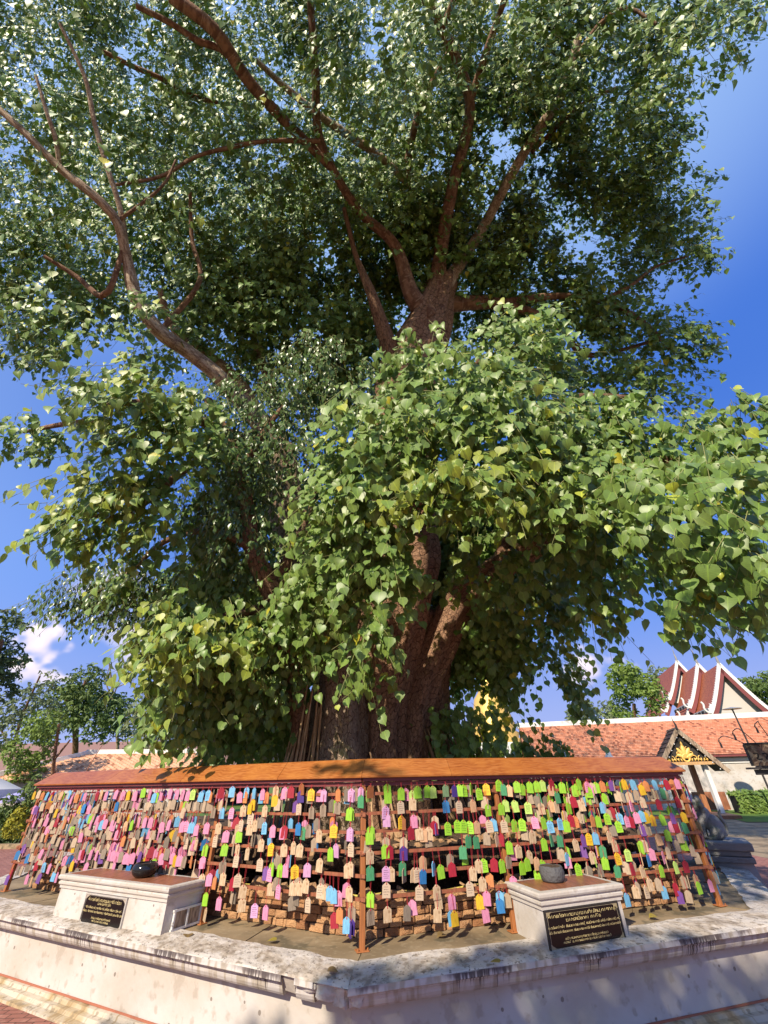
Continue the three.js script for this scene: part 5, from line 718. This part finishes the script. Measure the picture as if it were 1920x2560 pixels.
  col(1808, 2040, by - 0.1, M.white, 0.20, 0, 'post'); col(1771, 2034, by - 0.1, std({ color: rgb(0.42, 0.17, 0.07), map: tagGrain, roughness: 0.6 }), 0.22, 0, 'post');
  const f0 = onY(1812, 2046, 0.05), f1 = onY(1765, 2036, 0.05); part('floor', metric(bar(f0.clone().addScaledVector(a, 0.4).setY(0.06), f1.clone().addScaledVector(a, 0.4).setY(0.06), 1.6, 0.14), 0.6), M.terracotta, t);
  const w0 = onY(1768, 2032, 0).addScaledVector(a, 1.6); part('low_wall', bar(w0.clone().setY(0.45), w0.clone().addScaledVector(b, 1.6).setY(0.45), 0.12, 0.8), M.terracotta, t);
  const bl = onY(1742, 2024, 0), bal = thing('balustrade', 'white balustrade with narrow pierced openings left of the gate pavilion posts', 'balustrade', [0, 0, 0]);
  part('rail', [bar(bl.clone().setY(0.82), bl.clone().addScaledVector(b, -1.8).setY(0.82), 0.16, 0.12), bar(bl.clone().setY(0.18), bl.clone().addScaledVector(b, -1.8).setY(0.18), 0.16, 0.2)], M.white, bal);
  for (let i = 0; i < 6; i++) { const q = bl.clone().addScaledVector(b, -0.06 - i * 0.34); part('baluster', bar(q.clone().setY(0.28), q.clone().setY(0.76), 0.12, 0.13, V(1, 0, 0)), M.white, bal); }
}
{ // stone lion on a pedestal beside the plinth
  const q = onY(1790, 2098, 0.87), t = thing('stone_pedestal', 'grey stone pedestal beyond the right end of the plinth', 'pedestal', [q.x, 0, q.z], -0.5), h = q.y;
  part('base', [rbox(0.86, 0.25, 0.8, 0.02, 0, 0.125, 0), new THREE.CylinderGeometry(0.46, 0.56, h - 0.45, 4, 1).rotateY(Math.PI / 4).scale(1, 1, 0.86).translate(0, 0.22 + (h - 0.45) / 2, 0)], M.greyStone, t); part('top_moulding', [rbox(0.72, 0.07, 0.66, 0.015, 0, h - 0.20, 0), rbox(0.68, 0.06, 0.62, 0.012, 0, h - 0.13, 0), rbox(0.78, 0.10, 0.70, 0.02, 0, h - 0.05, 0)], M.greyStone, t);
  const s = thing('lion_statue', 'grey stone seated guardian lion on the pedestal beyond the right end of the rack', 'statue', [q.x, h, q.z], -0.7), E3 = (x, y, z, a, b2, c, rz = 0, rx = 0) => new THREE.SphereGeometry(1, 16, 12).scale(a, b2, c).rotateZ(rz).rotateX(rx).translate(x, y, z);
  s.scale.setScalar(0.52);
  part('body', [E3(0.10, 0.30, 0, .24, .30, .21, 0.35), E3(-0.10, 0.50, 0, .19, .28, .18, -0.3), E3(-0.17, 0.80, 0, .17, .17, .16), E3(-0.31, 0.77, 0, .09, .08, .10), ...[-1, 1].flatMap((z) => [limb([[-0.18, 0.45, z * .10, .075], [-0.22, 0.2, z * .11, .06], [-0.24, 0.03, z * .12, .06]], { seg: 8, step: 0.06, rough: 0 }), E3(-0.29, 0.04, z * .12, .09, .045, .06), E3(0.10, 0.17, z * .19, .19, .15, .08, 0.5), E3(-0.06, 0.04, z * .20, .14, .045, .06), E3(-0.12, 0.96, z * .09, .05, .07, .03)])], M.greyStone, s);
  part('mane', [0, 1, 2, 3, 4, 5, 6, 7].map((k) => E3(-0.10 + 0.05 * Math.cos(k), 0.80 + 0.17 * Math.sin(k * 0.78), 0.19 * Math.cos(k * 0.78), .08, .08, .06)), M.greyStone, s);
  part('tail', limb([[0.28, 0.10, 0, .04], [0.38, 0.3, 0, .04], [0.30, 0.55, 0, .05], [0.36, 0.7, 0, .02]], { seg: 7, step: 0.05, rough: 0 }), M.greyStone, s);
}
{ // lamp post with a flat disc, and the weathered board with its lamps
  const b = atZ(1866, 1846, -23.5), top = atZ(1830, 1772, -23.5), lp = thing('lamp_post', 'tall thin lamp post with a flat disc shade at the top', 'lamp post', [b.x, 0, b.z]);
  part('pole', limb([[0, 0, 0, .05], [0, top.y * 0.5, 0, .04], [top.x - b.x, top.y, 0, .035]], { seg: 8, step: 0.5, rough: 0 }), M.iron, lp);
  part('shade', new THREE.LatheGeometry([[0, 0.08], [0.08, 0.07], [0.40, 0.01], [0.44, -0.01], [0.40, -0.02], [0.06, -0.02], [0.05, -0.06], [0, -0.06]].map(([x, y]) => new THREE.Vector2(x, y)), 28).translate(top.x - b.x, top.y, 0), std({ color: rgb(0.30, 0.32, 0.34), roughness: 0.4, metalness: 0.3 }), lp);
  const d = 12.5, o = at(1887, 1915, d), tl = at(1854, 1860, d), u = V(0.96, 0, 0.28), n = V(-0.28, 0, 0.96), H = tl.y - o.y, W = 1.5, sg = thing('notice_board', 'weathered peeling board with dark lettering hung under arm lamps at the right edge', 'sign', [o.x, o.y, o.z], Math.atan2(n.x, n.z));
  const c = document.createElement('canvas'); c.width = 512; c.height = 256; const x = c.getContext('2d'), R = rng(66); x.fillStyle = '#5b4536'; x.fillRect(0, 0, 512, 256);
  for (let i = 0; i < 260; i++) { x.fillStyle = ['#8d7d66', '#7a5a48', '#a99a80', '#4a3226', '#6e5b4a'][Math.floor(R() * 5)]; x.globalAlpha = 0.25 + R() * 0.35; x.beginPath(); x.ellipse(R() * 512, R() * 256, 8 + R() * 46, 4 + R() * 20, R() * 3, 0, 7); x.fill(); }
  x.globalAlpha = 1; x.strokeStyle = '#1a0f0b'; x.lineWidth = 15; x.lineCap = 'round'; for (let k = 0; k < 6; k++) { x.beginPath(); const X = 40 + k * 80; x.moveTo(X, 105 + R() * 20); x.quadraticCurveTo(X + 50, 80 + R() * 30, X + 30, 150); x.quadraticCurveTo(X - 5, 190, X + 55, 175 + R() * 30); x.stroke(); }
  const tx = new THREE.CanvasTexture(c); tx.colorSpace = THREE.SRGBColorSpace;
  part('board', box(W, H, 0.05, W / 2 - 0.02, H / 2, 0), std({ map: tx, roughness: 0.8 }), sg); part('frame', [box(W + 0.1, 0.05, 0.09, W / 2, H + 0.02, 0), box(0.05, H, 0.08, -0.05, H / 2, 0)], M.dark, sg);
  part('ledge', [box(W + 0.3, 0.05, 0.30, W / 2 - 0.08, -0.06, 0.06), ...Array.from({ length: 12 }, (_, k) => new THREE.CylinderGeometry(0.035, 0.035, 0.30, 6).rotateX(Math.PI / 2).translate(0.06 + k * 0.13, -0.03, 0.08)), box(W + 0.1, 0.14, 0.1, W / 2, -0.16, 0)], M.iron, sg);
  const post = part('post', new THREE.CylinderGeometry(0.035, 0.035, o.y, 8).translate(1.0, -o.y / 2, -0.06), M.iron, sg);
  for (const [px, py, sx] of [[1796, 1849, 0.10], [1831, 1830, 0.34], [1886, 1812, 0.75]]) { const q = at(px, py, d - 0.6).sub(o), l = V(q.dot(u), q.y, q.dot(n)), arm = part('lamp_arm', new THREE.TubeGeometry(new THREE.CatmullRomCurve3([V(sx, H * 0.9, 0.03), V(lerp(sx, l.x, 0.5), l.y + 0.05, l.z * 0.5), V(l.x + 0.1, l.y + 0.07, l.z), l, V(l.x - 0.01, l.y - 0.06, l.z)]), 24, 0.012, 6), M.iron, sg); part('lamp_head', [new THREE.CylinderGeometry(0.022, 0.028, 0.14, 10).translate(l.x + 0.01, l.y - 0.14, l.z), new THREE.TorusGeometry(0.025, 0.006, 5, 12).translate(l.x, l.y - 0.04, l.z)], M.iron, arm); }
}
// ------------------------------------------------------------------ planting in the background
function leafCloud(puffs, size, R, per = 1) { const out = []; for (const [px, py, rx, ry, d, rz, dens, tone] of puffs) { const c = at(px, py, d), k = d / FPX, n = Math.ceil(Math.PI * rx * k * ry * k * dens * per * 2.6 / (size * size)); for (let i = 0; i < n; i++) { let a, b, e; do { a = R() * 2 - 1; b = R() * 2 - 1; e = R() * 2 - 1; } while (a * a + b * b + e * e > 1); const p = c.clone().addScaledVector(cR, a * rx * k).addScaledVector(cU, b * ry * k).addScaledVector(cB, e * rz); const s = 1.1 / (size * 5 + 0.4); if (fbm(p.x * s, p.y * s, p.z * s, 3) < 0.40) continue; const f = V(a + (R() - 0.5) * 1.6, 0.5 + R() * 0.8, e * 0.5 + 0.3 + (R() - 0.5) * 1.6), t = V(R() - 0.5, -0.6 + (R() - 0.5), R() - 0.5); out.push({ p, m: leafMatrix(p, t, f, size * (0.7 + R() * 0.6)), tone: tone + (R() - 0.5) * 0.5, young: R() * 0.95 }); } } return out; }
const tuftGeo = mergeGeometries([0, 1.1, -1.1].map((a, i) => leafGeo([[0, 0.05, 0], [0.35, 0.4, 0], [0.7, 0.3, 0], [1, 0.03, 0]], 0.6, 1, 0.2, 0.2).rotateZ(a).rotateX(i * 0.5)));
function yardTree(name, label, stemPts, puffs, size, mat, seed, grp, stemMat = M.brownBark) {
  const base = at(...stemPts[0][0].slice(0, 3)); const t = thing(name, label, 'tree', [0, 0, 0], 0, grp), R = rng(seed);
  const pts = (s) => s.map(([x, y, d, r]) => { const p = at(x, y, d); return [p.x, p.y, p.z, r * d / FPX]; });
  const first = pts(stemPts[0]); first.unshift([first[0][0], -0.1, first[0][2], first[0][3] * 1.2]);
  part('trunk', limb(first, { seg: 8, step: 0.5, rough: 0.1, seed }), stemMat, t); stemPts.slice(1).forEach((s, i) => part('branch', limb(pts(s), { seg: 6, step: 0.5, rough: 0.1, seed: seed + i }), stemMat, t));
  if (puffs.length) foliage('crown', leafCloud(puffs, size, R), tuftGeo, mat, t); return t;
}
const GM = { fresh: leafMat(0.24, 0.36, 0.07, 0.6), mid: leafMat(0.18, 0.27, 0.07, 0.6), deep: leafMat(0.08, 0.14, 0.045, 0.6), grey: leafMat(0.25, 0.31, 0.16, 0.7), gold: leafMat(0.46, 0.44, 0.04, 0.6) };
yardTree('dark_tree', 'tall dark-leaved tree cut by the left edge of the picture', [[[-30, 1900, 20, 16], [-25, 1700, 20, 12], [0, 1600, 20, 8]]], [[-20, 1570, 70, 50, 20, 1.5, 1.5, -.3], [0, 1650, 55, 60, 20, 1.2, 1.5, -.3], [-20, 1720, 60, 40, 20, 1.2, 1.4, -.4], [40, 1620, 22, 14, 20, .6, 1.2, -.2], [30, 1560, 26, 12, 20, .6, 1.2, -.1]], 0.20, GM.deep, 11);
yardTree('feathery_tree', 'light feathery tree with the highest top left of the great tree', [[[185, 1900, 30, 7], [190, 1800, 30, 6], [215, 1700, 30, 4]], [[190, 1800, 30, 4], [160, 1740, 30, 3], [130, 1710, 30, 2]]], [[215, 1700, 48, 40, 30, 1.5, 1.2, .2], [185, 1760, 80, 46, 30, 2, 1.6, .0], [160, 1730, 60, 40, 30, 2, 0.8, .1], [240, 1790, 70, 60, 30, 2, 1.6, -.2], [300, 1800, 60, 70, 31, 2, 1.1, -.4]], 0.24, GM.mid, 12);
yardTree('airy_tree', 'grey-green airy tree with wind-blown thin crown at the far left', [[[15, 1950, 24, 5], [30, 1880, 24, 4], [60, 1780, 24, 3], [100, 1690, 24, 2]], [[30, 1880, 24, 3], [0, 1820, 24, 2], [-30, 1780, 24, 2]]], [[90, 1710, 55, 28, 24, 1.2, 0.8, -.1], [40, 1760, 70, 36, 24, 1.5, 0.9, -.2], [90, 1790, 60, 40, 24, 1.5, 0.7, .1], [20, 1830, 60, 40, 24, 1.5, 1.0, -.2], [125, 1675, 18, 14, 24, .5, 0.9, .2]], 0.20, GM.grey, 13);
yardTree('bushy_tree', 'low bright green bushy tree beyond the left end of the rack', [[[130, 1950, 19, 5], [135, 1900, 19, 4], [148, 1810, 19, 3]], [[135, 1900, 19, 3], [175, 1850, 19, 2]]], [[80, 1860, 55, 45, 19, 1.2, 1.6, .3], [105, 1815, 50, 40, 19, 1.2, 1.5, .2], [70, 1910, 45, 36, 19, 1.0, 1.5, .4]], 0.16, GM.fresh, 14);
yardTree('pale_tree', 'pale thin-leaved tree just left of the drooping boughs', [[[345, 1900, 28, 5], [352, 1830, 28, 4], [380, 1760, 28, 3]], [[352, 1830, 28, 3], [420, 1780, 28, 2]]], [[380, 1780, 60, 50, 28, 2, 0.8, .1], [430, 1820, 60, 60, 28, 2, 1.0, -.1], [350, 1830, 50, 40, 28, 1.5, 0.8, -.1]], 0.22, GM.grey, 15);
yardTree('bare_tree', 'leafless grey tree behind the feathery tree', [[[292, 1900, 34, 4], [285, 1760, 34, 3], [272, 1650, 34, 1.5]], [[285, 1760, 34, 2], [262, 1700, 34, 1.2], [255, 1670, 34, .8]], [[284, 1740, 34, 2], [300, 1690, 34, 1.2], [305, 1650, 34, .8]], [[280, 1720, 34, 1.6], [268, 1690, 34, 1], [276, 1660, 34, .7]], [[286, 1720, 34, 1.4], [310, 1710, 34, .8]]], [], 0.2, GM.grey, 16, undefined, M.paleBark);
yardTree('broadleaf_tree', 'bright green tree left of the stepped temple roofs', [[[1590, 1850, 40, 5], [1585, 1760, 40, 4]]], [[1590, 1770, 62, 44, 40, 2.5, 1.9, .2], [1580, 1710, 60, 40, 40, 2.5, 1.8, .2], [1565, 1675, 30, 24, 40, 1.5, 1.5, .3], [1620, 1730, 34, 50, 40, 2, 1.5, .1], [1535, 1668, 14, 8, 40, .8, 1.0, .3]], 0.34, GM.fresh, 17);
yardTree('round_tree', 'dull green round-topped tree left of the bright one', [[[1465, 1850, 48, 4], [1465, 1800, 48, 3]]], [[1465, 1785, 36, 32, 48, 2.5, 1.8, -.1], [1440, 1800, 24, 20, 48, 2, 1.4, -.1], [1530, 1785, 36, 30, 50, 2.5, 1.8, 0]], 0.40, GM.grey, 18);
yardTree('dense_tree', 'dense green tree to the right of the temple hall', [[[1900, 1850, 60, 5], [1900, 1760, 60, 4]]], [[1890, 1745, 46, 50, 60, 3, 2.2, -.1], [1930, 1730, 50, 50, 60, 3, 2.2, 0], [1870, 1770, 30, 30, 60, 2, 2.0, -.2]], 0.5, GM.mid, 19);
yardTree('hazy_tree', 'small grey-green treetop showing between bright tree and temple roofs', [[[1650, 1850, 66, 3], [1655, 1740, 66, 2]]], [[1655, 1680, 30, 16, 66, 2, 1.3, 0], [1640, 1700, 24, 18, 66, 2, 1.3, 0]], 0.5, GM.grey, 20);
{ // clipped hedge, lawn, left-hand planting
  const R = rng(91), mk = (name, label, a, b, w, h, n, size, mat, tone) => { const t = thing(name, label, 'hedge'), out = [], d = b.clone().sub(a), nn = V(-d.z, 0, d.x).normalize(), core = part('stems', bar(a.clone().setY(h * 0.45), b.clone().setY(h * 0.45), w * 0.7, h * 0.8), M.dark, t); for (let i = 0; i < n; i++) { const q = R(), s = R(), u = R() < 0.55 ? 0.5 : R() - 0.5, p = a.clone().addScaledVector(d, q).addScaledVector(nn, u * w).setY(h * (u === 0.5 ? s : 0.9 + 0.12 * R()) + (R() - 0.5) * 0.08); out.push({ p, m: leafMatrix(p, V(R() - 0.5, -0.5 + R() * 0.9, R() - 0.5), V(R() - 0.5, R(), R() + 0.2), size * (0.7 + R() * 0.7)), tone: tone + (R() - 0.5) + (fbm(p.x, p.y * 3, 4, 3) - 0.5), young: R() * 0.95 }); } foliage('foliage', out, tuftGeo, mat, t); };
  mk('hedge', 'clipped green hedge at the foot of the white cloister wall', V(17.4, 0, -25.6), V(36, 0, -21.4), 1.0, 0.85, 7000, 0.16, GM.fresh, -.1);
  mk('added_dark_shrubs', 'dense shrubs added to darken the gaps behind the right-hand rack beyond the trunk', V(1.6, 0, -11.6), V(5.0, 0, -11.4), 0.9, 1.58, 5000, 0.12, GM.deep, -.5);  // added shrub mass, a dark backdrop for the gaps between the tags
  struct('lawn', metric(quadGeo([[V(14.6, 0.012, -21.2), V(40, 0.012, -15.5), V(40, 0.012, -26), V(16.4, 0.012, -26)]]), 2), M.grass);
  struct('kerb', [bar(V(12, 0.03, -24.4), V(15.6, 0.03, -23.3), 0.3, 0.14), bar(V(-30, 0.05, -17.6), V(-8, 0.05, -17.6), 0.25, 0.16)].map((g) => metric(g, 1)), M.concrete);
  mk('hedge', 'dark green hedge at the far left behind the golden shrub', V(-26, 0, -19.8), V(-13.2, 0, -19.4), 1.6, 0.95, 5000, 0.16, GM.deep, -.3);
  const sh = thing('golden_shrub', 'yellow-green shrub with golden leaves beyond the left end of the rack', 'shrub'); foliage('foliage', [...leafCloud([[50, 2060, 32, 26, 14.5, .5, 2.2, .3]], 0.12, rng(5)), ...leafCloud([[60, 2030, 26, 20, 14.5, .5, 2.0, .2]], 0.12, rng(6))], tuftGeo, GM.gold, sh); foliage('foliage', leafCloud([[40, 2010, 40, 30, 15, .6, 1.8, -.1], [85, 1980, 30, 40, 15.2, .6, 1.5, .1], [25, 2050, 24, 36, 15, .6, 1.6, -.3]], 0.15, rng(7)), tuftGeo, GM.mid, sh);
  { const b = at(60, 2080, 14.6); part('stem', new THREE.CylinderGeometry(0.03, 0.04, b.y + 0.6, 6).translate(b.x, (b.y + 0.6) / 2 - 0.02, b.z), M.brownBark, sh); }
}
{ // buildings on the left
  const A = atZ(222, 1885, -25), t = thing('tiled_hall', 'white hall with pale orange tiled hipped roof, behind the left rack', 'building'), rd = A.y, er = 2.0, x1 = 6.0, u = V(0.985, 0, -0.17), n = V(0.17, 0, 0.985);
  const P = (s, o, y) => A.clone().addScaledVector(u, s).addScaledVector(n, o).setY(y); const hip = [P(-2.9, 2.9, er), P(-2.9, -2.9, er)];
  part('roof', tiled(courses(hip[0], P(x1, 2.9, er), P(x1, 0.1, rd), P(0, 0.1, rd), 18, 0.03).g, 3.0, 3.6), M.paleTile, t); part('roof', quadGeo([[hip[1], hip[0], P(0, 0, rd)], [P(x1, -2.9, er), hip[1], P(0, 0, rd), P(x1, 0, rd)]]), M.paleTile, t);
  part('ridge', [bar(P(-0.1, 0, rd + 0.06), P(x1, 0, rd + 0.06), 0.34, 0.26), bar(hip[0].clone().setY(er + 0.1), P(0, 0, rd + 0.07), 0.3, 0.2)], M.white, t); part('wall', metric(bar(P(-2.4, 2.3, er / 2), P(x1, 2.3, er / 2), 0.3, er), 2), M.plaster, t); part('wall', metric(bar(P(-2.4, 2.3, er / 2), P(-2.4, -2.3, er / 2), 0.3, er), 2), M.plaster, t);
  const brown = std({ color: rgb(0.30, 0.165, 0.13), map: shingleTex, roughness: 0.8 }); brown.color.setRGB(1.25, 0.9, 0.8);
  const plainRoof = std({ color: rgb(0.27, 0.15, 0.12), bumpMap: roughBump, bumpScale: 0.01, roughness: 0.85 });
  const q = atZ(70, 1953, -44), h = thing('brown_roof_hall', 'broad low hall with a plain brown roof and pale posts behind the left-hand trees', 'building'), top = atZ(300, 1850, -52).y;
  part('roof', metric(quadGeo([[V(-62, q.y, -44), V(-12, q.y, -44), V(-12, top, -54), V(-62, top, -54)], [V(-12, q.y, -44), V(-12, q.y, -64), V(-12, top, -54)]]), 1.6), plainRoof, h); part('eave_board', box(50, 0.3, 0.2, -37, q.y - 0.1, -44), M.maroon, h); part('painted_shade_wall', box(50, q.y, 0.3, -37, q.y / 2, -49), M.dark, h);  // near-black wall colour stands in for the shade inside the hall
  for (let k = 0; k < 9; k++) part('post', box(0.7, q.y - 0.2, 0.5, -57 + k * 3.4, (q.y - 0.2) / 2, -45), M.greyStone, h);
  const b = atZ(52, 1978, -19), um = thing('parasol', 'open lavender parasol at the far left in front of the dark hall', 'parasol', [b.x, b.y, b.z]); const lav = std({ color: rgb(0.36, 0.34, 0.62), roughness: 0.7, side: THREE.DoubleSide });
  part('canopy', new THREE.ConeGeometry(0.75, 0.28, 8, 1, true).translate(0, -0.14, 0), lav, um); part('pole', new THREE.CylinderGeometry(0.02, 0.02, b.y + 0.05, 6).translate(0, -(b.y + 0.05) / 2 + 0.05, 0), M.greyStone, um); part('valance', new THREE.CylinderGeometry(0.75, 0.74, 0.08, 8, 1, true).translate(0, -0.31, 0), lav, um);
  const c = at(2, 1978, 16), tn_ = thing('marquee', 'white canopy tent corner at the left edge of the picture', 'tent', [c.x, 0, c.z]); part('canopy', new THREE.ConeGeometry(2.1, 0.9, 4).rotateY(Math.PI / 4).translate(-1.5, c.y + 0.42, 0), M.white, tn_); part('valance', [box(3.0, 0.32, 0.03, -1.5, c.y - 0.1, 1.49), box(0.03, 0.32, 2.96, 0, c.y - 0.1, 0)], M.white, tn_); for (const [X, Z] of [[0, 1.45], [-2.95, 1.45], [0, -1.45]]) part('leg', box(0.06, c.y, 0.06, X, c.y / 2, Z), M.greyStone, tn_);
  const f = at(213, 1935, 17), g = at(233, 1855, 17), pole = thing('flag_pole', 'thin reddish leaning pole in front of the pale tiled roof', 'pole', [f.x, 0, f.z]); part('shaft', limb([[0, 0, 0, .022], [0, f.y, 0, .02], [(g.x - f.x), g.y, 0, .012]], { seg: 6, step: 0.4, rough: 0 }), M.redWood, pole);
}
{ // a tree behind the path, out of view, whose thin crown throws the dappled shade on the plinth
  const t = thing('shade_tree', 'tree standing behind the viewer that dapples the plinth wall', 'tree'), R = rng(404), base = V(-2.2, 0, 9.5); part('trunk', limb([[base.x, -0.1, base.z, .28], [base.x + 0.1, 3, base.z, .22], [base.x + 0.6, 6.2, base.z - 0.6, .14], [base.x + 1.2, 9, base.z - 0.8, .05]], { seg: 10, step: 0.4, rough: 0.1, seed: 2 }), M.brownBark, t);
  const out = [], sunAt = (p, far) => p.clone().addScaledVector(sunDir, far);
  for (const [x, y, z, rx, ry, far, n] of [[0.5, 0.16, -4.2, .75, 0.24, 12.5, 1300], [1.5, 0.2, -4.5, .75, .24, 12.5, 1300], [2.5, 0.24, -4.8, .6, .22, 13, 760], [3.3, 0.22, -5.0, .4, .18, 13, 300], [-0.8, 0.02, -4.3, .5, .2, 12.5, 380], [-2.4, 0.0, -4.9, .2, .15, 12.5, 90], [3.7, 0.55, -6.4, .4, .2, 13, 160], [-0.2, 1.78, -4.7, .55, .05, 10, 70]]) { const c = sunAt(V(x, y, z), far), s = sunDir.clone().cross(UP).normalize(), w = s.clone().cross(sunDir); for (let i = 0; i < n; i++) { const a = R() * 2 - 1, b = R() * 2 - 1, e = R() * 2 - 1; if (a * a + b * b > 1) continue; const p = c.clone().addScaledVector(s, a * rx * 1.2).addScaledVector(w, b * ry * 1.6).addScaledVector(sunDir, e * 1.6); if (fbm(p.x * 2.6, p.y * 2.6, p.z * 2.6, 2) < 0.42) continue; out.push({ p, m: leafMatrix(p, V(R() - 0.5, -1, R() - 0.5), V(R() - 0.5, R(), R() - 0.5), 0.11), tone: 0, young: R() * 0.9 }); } part('branch', limb([[base.x + 0.3, 5 + far * 0.05, base.z - 0.3, .08], [c.x, c.y, c.z + 1.2, .012]], { seg: 6, step: 0.5, rough: 0.1 }), M.brownBark, t); }
  foliage('crown', out, heart, LM.hearts, t);
}
scene.traverse((o) => { if (o.isMesh) { o.castShadow = true; o.receiveShadow = true; } });
renderer.render(scene, camera);
